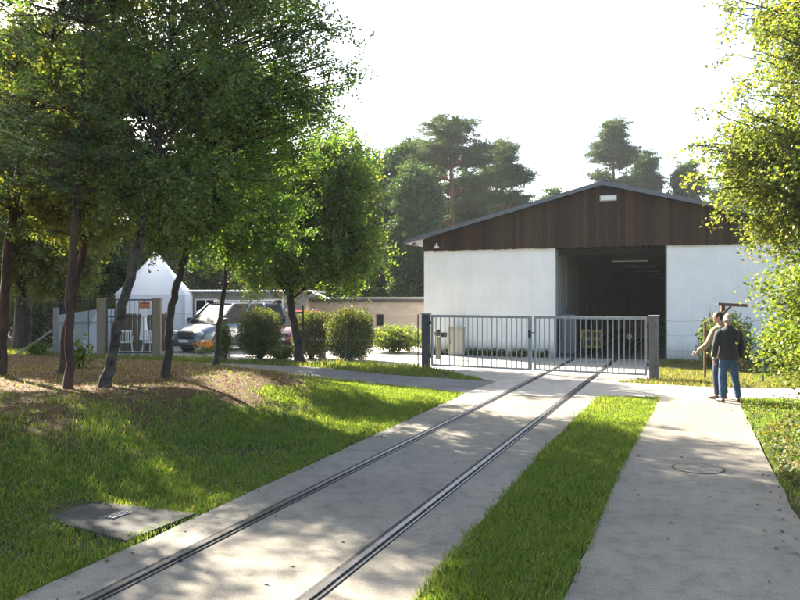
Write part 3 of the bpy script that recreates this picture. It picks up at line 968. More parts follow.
def plastic_chair(x, y, rz, label):
    c = empty('garden_chair', (x, y, 0), rz, label=label, cat='chair', group='white garden chairs behind the garden gate')
    mb = MB(); mb.bbox(-0.22, 0.22, -0.21, 0.21, 0.40, 0.43, 0.012); mb.build('seat', M_plasticw, c)
    mb = MB()
    for k in range(5): mb.bar((-0.18 + 0.09 * k, 0.21, 0.44), (-0.18 + 0.09 * k, 0.29, 0.82), 0.045, 0.02)
    mb.bar((-0.21, 0.295, 0.83), (0.21, 0.295, 0.83), 0.03, 0.06); mb.build('backrest', M_plasticw, c)
    for sx in (-1, 1):
        for sy in (-1, 1):
            mb = MB(); mb.tube([(sx * 0.20, sy * 0.18, 0.41), (sx * 0.25, sy * 0.23, 0)], 0.02, 6); mb.build('leg', M_plasticw, c)
        mb = MB(); mb.tube([(sx * 0.23, -0.19, 0.42), (sx * 0.25, -0.2, 0.62), (sx * 0.25, 0.24, 0.64)], 0.018, 6); mb.build('armrest', M_plasticw, c)


plastic_chair(-8.98, 28.1, R(160), 'white plastic garden chair beside the right post of the garden gate')
plastic_chair(-9.95, 28.2, R(200), 'white plastic garden chair beside the left post of the garden gate')

# tarp covered frame
tp = empty('tarp_covered_stack', P(75, 348, 28.4), 0, label='slanting pale grey tarpaulin over a stack left of the garden gate', cat='tarpaulin')
tp.location.z = 0
mb = MB()
poly = [(-0.75, 0.0), (0.85, 0.0), (0.85, 1.62), (0.2, 1.52), (-0.75, 1.38)]
mb.prism(poly, 0.0, 1.6); mb.build('tarpaulin', M_tarp, tp)
mb = MB(); mb.prism([(0.10, 0.02), (0.84, 0.02), (0.84, 1.60)], -0.05, -0.004); mb.build('flap', M_canvas, tp)
mb = MB(); mb.box(-0.80, 0.88, -0.06, 1.66, 1.12, 1.15); mb.build('strap', M_wire, tp)

# ------------------------------------------------------------------ pagoda tent
tent = empty('pagoda_tent', P(156, 350, 33.5), R(8), label='white pagoda tent with high pointed top behind the leaning trunks', cat='tent')
tent.location.z = 0
H0, H1, hw = 2.15, 4.1, 1.42
mb = MB()
n_ = 10
rings = []
for i in range(n_ + 1):
    t = i / n_
    w = hw * (1 - t) ** 1.15 + 0.03
    z = H0 + (H1 - H0) * (t ** 1.0) ** 1.0
    pts = []
    for s_ in range(4):
        a = [(-1, -1), (1, -1), (1, 1), (-1, 1)][s_]
        b = [(-1, -1), (1, -1), (1, 1), (-1, 1)][(s_ + 1) % 4]
        for j in range(6):
            u = j / 6
            sag = 1 - 0.10 * math.sin(math.pi * u) * (1 - t)
            pts.append(((a[0] + (b[0] - a[0]) * u) * w * sag, (a[1] + (b[1] - a[1]) * u) * w * sag, z))
    rings.append(pts)
k = 24
mb.add([p for r_ in rings for p in r_], [(i * k + j, i * k + (j + 1) % k, (i + 1) * k + (j + 1) % k, (i + 1) * k + j) for i in range(n_) for j in range(k)])
mb.build('canopy', M_canvas, tent, True)
mb = MB()
for (ax, ay), (bx, by) in (((-1, -1), (1, -1)), ((1, -1), (1, 1)), ((1, 1), (-1, 1)), ((-1, 1), (-1, -1))):
    a, b = Vector((ax * hw * .97, ay * hw * .97, 0)), Vector((bx * hw * .97, by * hw * .97, 0))
    mb.bar(a + Vector((0, 0, 2.07)), b + Vector((0, 0, 2.07)), 0.02, 0.22)
    if ay == by == -1 or True:
        m_ = 14
        for j in range(m_):
            p, q = a.lerp(b, j / m_), a.lerp(b, (j + 1) / m_)
            mb.bar((p + q) / 2 + Vector((0, 0, 0.02)), (p + q) / 2 + Vector((0, 0, 1.96)), 0.02 + (p - q).length * 0.93, 0.02, up=(b - a).normalized().cross(Vector((0, 0, 1))))
mb.build('side_wall', M_canvas, tent)
for sx in (-1, 1):
    for sy in (-1, 1):
        mb = MB(); mb.tube([(sx * hw * .93, sy * hw * .93, 0), (sx * hw * .93, sy * hw * .93, 2.05)], 0.035, 8); mb.build('pole', M_wire, tent)
mb = MB(); mb.ball((0, 0, H1 + 0.03), 0.05, 6); mb.build('finial', M_wire, tent)

# ------------------------------------------------------------------ low buildings behind the cars
lb = empty('low_garage', (-4.4, 36.0, 0), R(-3), label='long low pinkish garage with dark flat roof left of the shed', cat='garage')
mb = MB()
mb.box(0, 3.30, 0, 0.2, -0.1, 1.85); mb.box(3.66, 9.5, 0, 0.2, -0.1, 1.85)
mb.box(3.30, 3.66, 0, 0.2, -0.1, 0.75); mb.box(3.30, 3.66, 0, 0.2, 1.30, 1.85)
mb.box(0, 0.2, 0.2, 4.6, -0.1, 1.85); mb.box(0.2, 9.5, 4.4, 4.6, -0.1, 1.85)
mb.build('wall', M_lowwall, lb)
mb = MB(); mb.box(-0.15, 9.6, -0.28, 4.8, 1.86, 2.06); mb.build('roof', M_darkroof, lb)
mb = MB(); mb.box(-0.16, 9.6, -0.31, -0.283, 2.0, 2.09); mb.build('roof_trim', M_wire, lb)
mb = MB()
mb.box(3.30, 3.34, 0.05, 0.12, 0.751, 1.299); mb.box(3.62, 3.66, 0.05, 0.12, 0.751, 1.299); mb.box(3.34, 3.62, 0.05, 0.12, 1.26, 1.299); mb.box(3.34, 3.62, 0.05, 0.12, 0.751, 0.79)
wd = mb.build('window', M_brown, lb)
mb = MB(); mb.box(3.34, 3.62, 0.08, 0.09, 0.79, 1.26); mb.build('pane', M_darkglass, wd)
gb = empty('grey_workshop', (-10.1, 35.0, 0), R(-3), label='grey walled low workshop with pale sheet roof behind the parked cars', cat='workshop')
mb = MB(); mb.box(0, 5.9, 0, 4.5, -0.1, 2.3); mb.build('wall', M_greywall, gb)
mb = MB()
for i in range(36):
    x = -0.2 + i * 0.175
    mb.prism([(x, 2.36), (x + 0.0875, 2.40), (x + 0.175, 2.36), (x + 0.175, 2.31), (x, 2.31)], -0.4, 4.8)
mb.prism([(6.101, 2.36), (6.9, 2.02), (6.9, 1.98), (6.101, 2.31)], -0.35, 0.9)
mb.build('roof', M_whiteroof, gb)
mb = MB(); mb.box(0.4, 5.6, -0.03, -0.003, 1.15, 1.25); mb.build('wall_band', M_bluegrey, gb)
for x in (0.9, 3.9):
    mb = MB(); mb.bbox(x, x + 1.0, -0.04, -0.004, 1.4, 2.0, 0.01); w_ = mb.build('window', M_signwhite, gb)
    mb = MB(); mb.box(x + 0.06, x + 0.47, -0.046, -0.041, 1.46, 1.94); mb.box(x + 0.53, x + 0.94, -0.046, -0.041, 1.46, 1.94); mb.build('pane', M_darkglass, w_)


# ------------------------------------------------------------------ cars
def car(name, label, loc, rz, paint, L=4.7, Wd=1.84, Hc=1.85, hood=0.95, hood_z=1.05, van=True):
    root = empty(name, loc, rz, label=label, cat='car', group=None)
    h2 = L / 2
    belt = hood_z + 0.02
    # lower body stations: x, half width, bottom, top
    st = [(-h2, 0.40 * Wd, 0.42, belt - 0.25), (-h2 + 0.04, 0.47 * Wd, 0.33, belt - 0.05), (-h2 + 0.35, 0.495 * Wd, 0.26, belt),
          (-0.6, 0.50 * Wd, 0.24, belt), (h2 - hood - 0.30, 0.50 * Wd, 0.24, belt - 0.01), (h2 - hood, 0.495 * Wd, 0.24, belt - 0.03),
          (h2 - 0.45, 0.485 * Wd, 0.24, belt - 0.16), (h2 - 0.16, 0.46 * Wd, 0.26, belt - 0.30), (h2 - 0.03, 0.42 * Wd, 0.33, belt - 0.42), (h2, 0.36 * Wd, 0.42, belt - 0.52)]
    mb = MB(); v = []
    for x, w, zb, zt in st:
        mz = (zb + zt) / 2
        ring = [(-w * .92, zb), (-w, zb + .12), (-w * 1.01, mz), (-w * .99, zt - .10), (-w * .93, zt - .015), (-w * .5, zt + .02), (0, zt + .03),
                (w * .5, zt + .02), (w * .93, zt - .015), (w * .99, zt - .10), (w * 1.01, mz), (w, zb + .12), (w * .92, zb)]
        v += [(x, y, z) for y, z in ring]
    k = 13
    f = [(i * k + j, i * k + (j + 1) % k, (i + 1) * k + (j + 1) % k, (i + 1) * k + j) for i in range(len(st) - 1) for j in range(k)]
    f += [tuple(range(k)), tuple((len(st) - 1) * k + j for j in range(k - 1, -1, -1))]
    mb.add(v, f)
    body = mb.build('body', paint, root, True)
    # greenhouse
    xr, xf = -h2 + 0.12, h2 - hood + 0.10
    rr_, rf = (xr + 0.18, xf - 0.95) if van else (xr + 0.65, xf - 0.95)
    wb, wt = 0.465 * Wd, 0.385 * Wd
    zb, zt = belt - 0.02, Hc - 0.05
    gl = MB()
    b = [(xr, -wb), (xf, -wb * .93), (xf, wb * .93), (xr, wb)]
    t = [(rr_, -wt), (rf, -wt), (rf, wt), (rr_, wt)]
    gl.add([(x, y, zb) for x, y in b] + [(x, y, zt) for x, y in t], [(0, 1, 5, 4), (1, 2, 6, 5), (2, 3, 7, 6), (3, 0, 4, 7), (4, 5, 6, 7)])
    gl.build('glass', M_darkglass, root)
    rf_ = MB()
    B = [Vector((x, y, zb)) for x, y in b]; T = [Vector((x, y, zt)) for x, y in t]
    for i in range(4): rf_.tube([B[i], T[i]], 0.045, 6)
    for sgn, i, j in ((-1, 0, 1), (1, 3, 2)):
        for u in (0.36, 0.68):
            rf_.bar(B[i].lerp(B[j], u) + Vector((0, sgn * .005, 0)), T[i].lerp(T[j], u * .98 + .01) + Vector((0, sgn * .005, 0)), 0.03, 0.07, up=Vector((1, 0, 0)))
    # roof: crowned slab
    v = []; nn = 7; mm = 7
    for i in range(nn):
        x = rr_ - 0.03 + (rf + 0.06 - rr_) * i / (nn - 1)
        for j in range(mm):
            y = -wt - 0.02 + (2 * wt + .04) * j / (mm - 1)
            z = zt - 0.02 + 0.10 * (1 - (2 * j / (mm - 1) - 1) ** 4) * (1 - abs(2 * i / (nn - 1) - 1) ** 5 * .6)
            v.append((x, y, z))
    rf_.add(v, [(i * mm + j, (i + 1) * mm + j, (i + 1) * mm + j + 1, i * mm + j + 1) for i in range(nn - 1) for j in range(mm - 1)])
    rf_.build('roof', paint, root, True)
    rails = MB()
    for sgn in (-1, 1):
        rails.tube([(rr_ + .2, sgn * wt * .93, zt + .06), (rr_ + .3, sgn * wt * .93, zt + .12), (rf - .3, sgn * wt * .93, zt + .12), (rf - .2, sgn * wt * .93, zt + .06)], 0.015, 6)
    rails.build('roof_rail', M_rim, root, True)
    for x in (-h2 + 0.85, h2 - 0.88):
        for sgn in (-1, 1):
            mb = MB(); y = sgn * Wd * .5
            mb.tube([(x, y - sgn * .21, .32), (x, y + sgn * .012, .32)], 0.36, 24)
            mb.build('wheel_arch', M_blackplastic, body)
            mb = MB(); mb.tube([(x, y - sgn * .19, .31), (x, y - sgn * .02, .31), (x, y + sgn * .02, .31)], [.31, .31, .29], 24); ty = mb.build('wheel', M_rubber, root)
            mb = MB(); mb.tube([(x, y + sgn * .021, .31), (x, y + sgn * .03, .31)], [.20, .17], 20)
            for q in range(5):
                a = q * 2 * math.pi / 5
                mb.bar((x, y + sgn * .032, .31), (x + .19 * math.cos(a), y + sgn * .032, .31 + .19 * math.sin(a)), .04, .02)
            mb.build('rim', M_rim, ty)
    fz = belt - 0.42
    for sgn in (-1, 1):
        mb = MB(); mb.ball((h2 - 0.13, sgn * Wd * .36, fz + .06), (0.12, 0.19, 0.10), 8); mb.build('headlight', M_lens, root, True)
        mb = MB(); mb.bbox(xf - 0.35, xf - 0.2, sgn * Wd * .5 - .02 + (0 if sgn > 0 else -.16), sgn * Wd * .5 + .02 + (.16 if sgn > 0 else 0), belt + .02, belt + .20, .03); mb.build('wing_mirror', M_blackplastic, root, True)
        mb = MB(); mb.bbox(-h2 - .005, -h2 + .1, sgn * Wd * .40 - .06, sgn * Wd * .40 + .06, belt - .35, belt + .1, .02); mb.build('tail_light', M_red, root, True)
    mb = MB(); mb.bbox(h2 - .03, h2 + .02, -Wd * .22, Wd * .22, fz - .02, fz + .12, .02)
    mb.build('grille', M_blackplastic, root)
    mb = MB(); mb.bbox(h2 - .22, h2 + .06, -Wd * .47, Wd * .47, .30, .52, .05)
    bp = mb.build('front_bumper', paint, root, True)
    mb = MB(); mb.bbox(h2 + .061, h2 + .072, -.26, .26, .38, .49, .004); mb.build('number_plate', M_signwhite, bp)
    mb = MB(); mb.bbox(h2 - .1, h2 + .045, -Wd * .34, Wd * .34, .22, .31, .02); mb.build('air_intake', M_blackplastic, bp)
    mb = MB(); mb.bbox(-h2 - .06, -h2 + .2, -Wd * .47, Wd * .47, .30, .52, .05); mb.build('rear_bumper', paint, root, True)
    return root


car('parked_minivan', 'blue grey minivan parked behind the trees left of the round bush', (-6.65, 30.7, 0), math.atan2(-0.83, -0.56), M_silver)
car('parked_hatchback', 'dark red hatchback mostly hidden behind the bushes', (-4.2, 32.3, 0), R(-105), M_red, L=3.9, Wd=1.66, Hc=1.50, hood=0.9, hood_z=0.92, van=False)

bx = empty('white_stand', G(322, 358.2), R(10), label='small white box on a pedestal between the clipped bushes', cat='box')
mb = MB(); mb.bbox(-0.12, 0.12, -0.12, 0.12, 0, 0.62, 0.01); mb.build('pedestal', M_creambox, bx)
mb = MB(); mb.bbox(-0.2, 0.2, -0.2, 0.2, 0.621, 0.70, 0.015); mb.build('top', M_plasticw, bx)

# notice board on the wall and wooden arm behind the two men
nb = empty('notice_board', SW(9.95, -0.012), -SA, label='pale notice board fixed to the right white wall of the shed', cat='board')
nb.location.z = 1.05
mb = MB(); mb.bbox(-0.33, 0.33, -0.03, 0.0, 0, 0.75, 0.006); mb.build('panel', M_signwhite, nb)
arm = empty('braced_post', (8.55, 20.6, 0), R(-8), label='brown wooden post with braced arm behind the two men', cat='post')
mb = MB(); mb.bbox(-0.05, 0.05, -0.05, 0.05, -0.1, 1.86, 0.008); mb.build('upright', M_brown, arm)
mb = MB(); mb.bar((-0.14, -0.06, 1.84), (0.60, -0.06, 1.80), 0.05, 0.08); mb.build('arm', M_brown, arm)
mb = MB(); mb.bar((-0.22, -0.11, 1.42), (0.18, -0.11, 1.78), 0.03, 0.05); mb.build('brace', M_brown, arm)

# ------------------------------------------------------------------ trees
rng = np.random.RandomState(12)


def leaf_mesh(name, c, size, asp=0.7, up_bias=0.3, droop=None, seed=0, axis=None):
    """rhombic leaves at the centres c"""
    rs = np.random.RandomState(seed)
    n = len(c)
    nrm = rs.normal(size=(n, 3)); nrm[:, 2] = np.abs(nrm[:, 2]) + up_bias
    nrm /= np.linalg.norm(nrm, axis=1)[:, None]
    t = rs.normal(size=(n, 3)) if axis is None else axis + 0.25 * rs.normal(size=(n, 3))
    if droop: t[:, 2] -= droop
    t -= nrm * (t * nrm).sum(1)[:, None]
    t /= np.linalg.norm(t, axis=1)[:, None] + 1e-9
    s = np.cross(nrm, t)
    L = (size * rs.uniform(0.65, 1.3, n))[:, None] * 0.5
    w = L * asp
    fold = nrm * L * 0.18
    v = np.stack([c - t * L, c - t * L * 0.1 + s * w + fold, c + t * L, c - t * L * 0.1 - s * w + fold], 1).reshape(-1, 3)
    return np_mesh(name, v, np.arange(4 * n).reshape(n, 4))


def grow(name, label, cat, trunk, rad, blobs, per, leafsize, leafmat, barkmat, seed=0, weep=0.0, spread=0.36, group=None, limb=0.035,
         flat=1.0, asp=0.66, rise=0.55, twigs=5, stubs=0, extra=None, nside=9):
    """tree > trunk (with limbs and twigs), crown. trunk: world points; blobs: (centre, radii, clumps)"""
    rs = random.Random(seed)
    nr = np.random.RandomState(seed)
    base = Vector(trunk[0])
    root = empty(name, base, label=label, cat=cat, group=group)
    T = []
    for p in trunk: T.append(Vector(p) - base)
    # densify with a little wobble
    pts, rr = [], []
    for i in range(len(T) - 1):
        for j in range(4):
            u = j / 4
            p = T[i].lerp(T[i + 1], u)
            if i + j: p = p + Vector((rs.gauss(0, .012), rs.gauss(0, .012), 0))
            pts.append(p); rr.append(rad[i] + (rad[i + 1] - rad[i]) * u)
    pts.append(T[-1]); rr.append(rad[-1])
    pts = [pts[0] + Vector((0, 0, -0.15))] + pts
    rr = [rr[0] * 1.55] + [rr[0] * 1.25] + [rr[1] * 1.05] + rr[2:]
    mb = MB(); mb.tube(pts, rr, nside)
    if extra: 
        for ep, er in extra: mb.tube([Vector(p) - base for p in ep], er, 7)
    zs = [p.z for p in pts]
    cen = []
    axs = []
    for bc, br, k in blobs:
        bc = Vector(bc) - base
        for _ in range(k):
            d = Vector((rs.gauss(0, 1), rs.gauss(0, 1), rs.gauss(0, 1))).normalized()
            u = rs.random() ** 0.45
            q = bc + Vector((d.x * br[0], d.y * br[1], d.z * br[2])) * u
            # attach to the trunk
            hd = math.hypot(q.x - pts[-1].x, q.y - pts[-1].y)
            za = q.z - rise * hd * rs.uniform(0.6, 1.2)
            za = max(zs[0] + 0.32 * (zs[-1] - zs[0]), min(za, zs[-1] - 0.05))
            i = min(range(len(zs)), key=lambda m: abs(zs[m] - za))
            a = pts[i]
            ln = (q - a).length
            mid = a.lerp(q, 0.5) + Vector((rs.gauss(0, .08), rs.gauss(0, .08), (0.13 if weep else 0.06) * ln))
            r0 = min(rr[i] * 0.6, limb * (0.25 + ln * 0.25))
            end = q
            if ln > 0.1:
                m1 = a.lerp(mid, .5) + Vector((rs.gauss(0, .03), rs.gauss(0, .03), .02 * ln)); m2 = mid.lerp(end, .5)
                mb.tube([a, m1, mid, m2, end], [r0, r0 * .8, r0 * .55, r0 * .35, r0 * .15], 5, cap=False)
            # twigs
            for t_ in range(twigs):
                s0 = mid.lerp(end, rs.uniform(0.2, 1.0))
                dv = Vector((rs.gauss(0, 1), rs.gauss(0, 1), rs.gauss(0, .6) * flat)).normalized() * spread * rs.uniform(.7, 1.6)
                if weep: dv.z -= weep * rs.uniform(.2, 1.2)
                e = s0 + dv
                m_ = s0.lerp(e, .5) + Vector((0, 0, .04 + .15 * weep))
                mb.tube([s0, m_, e], [r0 * .22 + .0015, r0 * .15 + .001, .001], 3, cap=False)
                n_l = max(2, int(per / twigs))
                u_ = nr.uniform(0.15, 1.08, n_l)[:, None]
                A, Bm, C = np.array(s0), np.array(m_), np.array(e)
                cc = (1 - u_) ** 2 * A + 2 * u_ * (1 - u_) * Bm + u_ ** 2 * C
                cc = cc + nr.normal(size=(n_l, 3)) * np.array([spread * .20, spread * .20, spread * .16 * flat])
                cen.append(cc)
                axs.append(np.repeat(np.array(dv.normalized())[None], n_l, 0))
    mb.build('trunk', barkmat, root, True)
    cen = np.concatenate(cen)
    axs = np.concatenate(axs)
    me = leaf_mesh('crown', cen, leafsize, asp, seed=seed, droop=0.5 if weep else None, axis=axs if asp < 0.4 else None)
    link('crown', me, leafmat, root)
    return root


SLIM = .86


def px_trunk(pts, Y, zbase):
    out = []
    for i, (px, py, *dy) in enumerate(pts):
        p = P(px, py, Y + (dy[0] if dy else 0))
        if i == 0: p.z = zbase
        out.append(p)
    return out


LT = 'trees on the grassy bank'
# two pines at far left
t1 = px_trunk([(0, 375), (4, 310), (8, 250), (18, 175), (30, 110), (52, 40)], 15.0, hz(-7.7, 15.0)) + [Vector((-6.3, 15.2, 8.9)), Vector((-6.1, 15.3, 10.5))]
grow('pine_tree', 'pine with bent trunk at the left edge of the photo', 'tree', t1, [r_ * SLIM for r_ in [.12, .11, .10, .085, .07, .055, .04, .02]],
     [((-7.3, 15.0, 4.1), (2.0, 1.7, 1.2), 110), ((-6.9, 15, 6.2), (2.2, 1.9, 1.6), 90), ((-6.4, 15.2, 8.8), (2.1, 2.0, 2.0), 110)], 150, .085, L_pine, M_barkpine, 21,
     spread=.28, flat=.45, asp=.16, rise=.25, twigs=7, group=LT)
t2 = px_trunk([(68, 388), (69, 340), (71, 290), (74, 230), (78, 160), (82, 80)], 12.8, hz(-5.45, 12.8)) + [Vector((-5.2, 12.9, 7.5)), Vector((-5.1, 12.9, 9.6))]
grow('pine_tree', 'straight reddish trunk, front one of the close pair', 'tree', t2, [r_ * SLIM for r_ in [.085, .08, .078, .07, .06, .05, .04, .015]],
     [((-5.35, 12.9, 4.6), (1.7, 1.6, 1.1), 90), ((-5.3, 12.9, 7.9), (2.0, 2.0, 2.1), 100)], 150, .085, L_pine, M_barkpine, 22,
     spread=.28, flat=.45, asp=.16, rise=.25, twigs=7, group=LT)
t3 = px_trunk([(62, 362), (66, 330), (76, 285), (86, 240), (94, 185), (100, 110)], 15.3, hz(-6.65, 15.3)) + [Vector((-5.7, 15.4, 7.2)), Vector((-5.5, 15.4, 9.3))]
grow('young_oak', 'reddish trunk leaning right, rear one of the close pair', 'tree', t3, [r_ * SLIM for r_ in [.10, .085, .08, .075, .065, .055, .04, .015]],
     [((-6.1, 15.4, 4.2), (1.9, 1.7, 1.2), 100), ((-5.8, 15.4, 6.6), (2.1, 1.9, 1.6), 90), ((-6.2, 15.3, 9.3), (2.2, 2.0, 1.8), 120)], 260, .078, L_birchlight, M_barkpine, 23, group=LT)
# birch leaning right
t4 = px_trunk([(105, 386), (112, 352), (121, 315), (130, 278), (139, 240), (150, 190), (160, 130), (168, 60)], 13.1, hz(-4.95, 13.1)) + [Vector((-3.75, 13.2, 7.6)), Vector((-3.6, 13.3, 11.2))]
grow('birch_tree', 'birch with rough pale trunk leaning right', 'tree', t4, [r_ * SLIM for r_ in [.12, .10, .095, .09, .08, .072, .062, .05, .04, .015]],
     [((-4.3, 13.2, 3.95), (1.7, 1.4, 0.95), 75), ((-4.0, 13.2, 5.7), (2.1, 1.7, 1.3), 120), ((-3.4, 13.2, 9.2), (2.7, 2.1, 2.4), 210)], 190, .062, L_birch, M_barkbirch, 24, weep=.35, group=LT)
t5 = px_trunk([(166, 380), (168, 350), (169, 325), (173, 298), (181, 272), (187, 245), (193, 190), (202, 120), (212, 40)], 14.6, hz(-4.4, 14.6)) + [Vector((-3.3, 14.6, 7.8)), Vector((-3.1, 14.6, 11.5))]
grow('young_oak', 'dark crooked trunk with a bend right of the leaning birch', 'tree', t5, [r_ * SLIM for r_ in [.10, .09, .085, .082, .075, .07, .062, .052, .04, .03, .012]],
     [((-3.7, 14.6, 3.9), (1.8, 1.5, 1.0), 90), ((-4.25, 14.3, 3.0), (.9, .7, .35), 30), ((-1.4, 14.6, 6.3), (.95, .9, 1.0), 36), ((-3.1, 14.6, 6.0), (2.2, 1.8, 1.5), 150), ((-2.8, 14.6, 9.6), (2.6, 2.2, 2.3), 205)], 190, .064, L_oak, M_barkdark, 25, group=LT)
t6 = px_trunk([(216, 370), (218, 340), (221, 310), (225, 280), (229, 235), (234, 170), (240, 90)], 17.6, hz(-4.15, 17.6)) + [Vector((-3.4, 17.6, 8.3)), Vector((-3.2, 17.6, 10)) ]
grow('young_oak', 'thinnest trunk of the bank, between the crooked trunk and the round bush', 'tree', t6, [r_ * SLIM for r_ in [.075, .065, .062, .058, .05, .045, .035, .025, .01]],
     [((-3.6, 17.6, 3.6), (2.0, 1.6, 1.15), 110), ((-3.0, 17.6, 5.9), (2.2, 1.8, 1.7), 150), ((-3.2, 17.2, 9.6), (2.4, 2.0, 1.8), 110)], 195, .066, L_oak, M_barkdark, 26, group=LT)
# branch reaching over from above, centre-left (big birch sprays)
# birch by the bushes
t7 = px_trunk([(300, 362), (297, 338), (292, 315), (289, 285), (291, 240), (298, 190), (306, 150)], 24.4, 0.0)
grow('birch_tree', 'birch with drooping crown standing among the clipped bushes', 'tree', t7, [.16, .13, .12, .12, .09, .06, .03],
     [((-3.2, 24.3, 5.4), (2.5, 2.3, 1.5), 190), ((-1.9, 24.2, 6.3), (1.7, 1.8, 1.1), 90), ((-4.6, 24.3, 4.6), (1.6, 1.8, 1.3), 90), ((-1.5, 24.2, 4.2), (1.5, 1.6, 1.6), 120), ((-3.6, 24.2, 3.6), (2.2, 1.7, 1.0), 90)],
     230, .095, L_birch, M_barkdark, 27, weep=.75, spread=.42, extra=[([P(299, 352, 24.4), P(303, 335, 24.3), P(303, 306, 24.2)], [.06, .045, .02])])
# trees outside the frame at left whose shade lies on the track
grow('shade_oak', 'broad tree beyond the left edge of the photo, nearest the camera', 'tree', [(-8.2, 10.2, hz(-8.2, 10.2)), (-8.1, 10.2, 3), (-7.9, 10.3, 6.5), (-7.8, 10.3, 9.5)], [.15, .13, .09, .02],
     [((-7.9, 10.3, 6.9), (2.4, 2.3, 3.4), 330)], 220, .10, L_oak, M_barkdark, 31, group='trees beyond the left edge')
grow('shade_oak', 'broad tree beyond the left edge of the photo, farther back', 'tree', [(-11.2, 13.4, hz(-11.2, 13.4)), (-11.1, 13.4, 3), (-10.9, 13.5, 6.5), (-10.8, 13.5, 10)], [.16, .14, .1, .02],
     [((-10.9, 13.5, 7.2), (2.8, 2.6, 3.8), 330)], 200, .11, L_oak, M_barkdark, 32, group='trees beyond the left edge')
grow('shade_oak', 'broad tree beyond the left edge of the photo, beside the asphalt path', 'tree', [(-12.6, 18.0, hz(-12.6, 18.0)), (-12.5, 18, 3), (-12.3, 18, 6.5), (-12.2, 18, 10)], [.16, .14, .1, .02],
     [((-12.3, 18, 7.4), (2.4, 2.3, 3.2), 110)], 150, .10, L_oak, M_barkdark, 34, group='trees beyond the left edge')
# large birch at right edge
grow('birch_tree', 'sunlit yellowish birch overhanging the right side of the path', 'tree', [(8.6, 13.4, 0), (8.55, 13.4, 2.5), (8.4, 13.3, 5.5), (8.3, 13.2, 8.5), (8.2, 13.2, 10.5)], [.17, .14, .11, .06, .02],
     [((8.1, 13.2, 7.0), (2.7, 2.1, 3.2), 360), ((7.2, 13.0, 4.6), (2.3, 1.5, 1.1), 200), ((7.5, 12.9, 3.4), (1.7, 1.3, 0.9), 170), ((5.7, 13.0, 4.1), (.9, .8, .5), 26)], 260, .07, L_birchlight, M_barkbirch, 33, weep=.4, spread=.38)

# background trees
BG_ = 'tall trees behind the shed'


def far_pine(px, pt, Y, wpx, label, seed, base=0, bare=0.45):
    x = (px - 400) / F * Y
    zt = CAM_H + (300 - pt) / F * Y
    w = wpx / F * Y / 2
    h = zt
    grow('pine_tree', label, 'tree', [(x + .3, Y, 0), (x + .1, Y, h * .3), (x, Y, h * .6), (x - .15, Y, h * .85), (x, Y, h * .97)], [.26, .22, .17, .10, .03],
         [((x, Y, h * .90), (w * .62, w * .6, h * .075), 60), ((x - w * .45, Y, h * .80), (w * .55, w * .6, h * .05), 42), ((x + w * .55, Y, h * .79), (w * .5, w * .6, h * .055), 42), ((x + w * .1, Y + .3, h * .78), (w * .6, w * .7, h * .06), 40),
          ((x - w * .55, Y, h * .68), (w * .42, w * .5, h * .04), 24), ((x + w * .6, Y, h * .66), (w * .45, w * .5, h * .05), 30), ((x + w * .35, Y, h * (bare + .10)), (w * .45, w * .5, h * .035), 18), ((x - w * .3, Y, h * (bare + .04)), (w * .35, w * .5, h * .03), 10)],
         260, .17, L_pinefar, M_barkpinefar, seed, spread=.62, flat=.6, asp=.34, rise=.2, twigs=6, limb=.05, group=BG_)


far_pine(452, 108, 60, 112, 'tall pine with reddish trunk above the left slope of the shed roof', 41)
far_pine(503, 136, 64, 60, 'shorter pine touching the right side of the tall reddish pine', 42, bare=.3)
far_pine(614, 111, 72, 60, 'slim pine standing alone above the roof ridge', 43)
far_pine(646, 146, 74, 36, 'small pine close beside the slim pine above the ridge', 44)


def far_tree(px, pt, Y, wpx, label, seed, mat=L_far, low=0.18):
    x = (px - 400) / F * Y
    h = CAM_H + (300 - pt) / F * Y
    w = wpx / F * Y / 2
    lsz = .14 if Y < 45 else .19
    return grow('broadleaf_tree', label, 'tree', [(x, Y, 0), (x + .1, Y, h * .35), (x, Y, h * .7), (x, Y, h * .92)], [.24, .2, .12, .03],
                [((x, Y, h * .55), (w, w, h * .36), 150), ((x + w * .2, Y, h * .80), (w * .66, w * .66, h * .19), 60), ((x - w * .1, Y, h * low), (w * .8, w * .8, h * .12), 30)],
                int(150 * (.30 / lsz) ** 1.6), lsz, mat, M_barkdark, seed, spread=.8, rise=.5, twigs=5, limb=.05, asp=.8, group=BG_)


far_tree(392, 138, 54, 84, 'dark broadleaf tree between the drooping birch and the tall pine', 51)
far_tree(413, 165, 50, 56, 'bushy tree standing before the tall reddish pine trunk', 52)
far_tree(352, 150, 57, 80, 'dark tree behind the drooping birch crown', 53)
far_tree(551, 188, 74, 22, 'small tree top peeping over the left roof slope', 54)
far_tree(684, 160, 72, 40, 'broadleaf tree behind the right roof slope', 55)
far_tree(745, 130, 74, 100, 'tree behind the right part of the shed', 56)
far_tree(462, 168, 68, 96, 'dark tree filling the gap behind the tall reddish pine', 69)
far_tree(506, 186, 70, 40, 'dark tree behind the shorter pine', 70)
far_tree(412, 134, 66, 86, 'dark tree top left of the tall reddish pine', 71)
far_tree(310, 165, 46, 90, 'dense tree behind the pale sheet roof', 57)
far_tree(255, 150, 48, 90, 'dense dark tree behind the minivan', 58)
far_tree(200, 130, 50, 90, 'dark tree behind the right side of the tent', 59)
far_tree(140, 215, 44, 90, 'dark tree straight behind the tent peak', 60)
far_tree(85, 222, 42, 90, 'dark tree behind the grey tarpaulin', 61, low=.12)
far_tree(30, 120, 39, 100, 'dark tree behind the tall fence at far left', 62, low=.12)
far_tree(-25, 120, 41, 100, 'dark tree outside the left edge behind the tall fence', 63, low=.12)
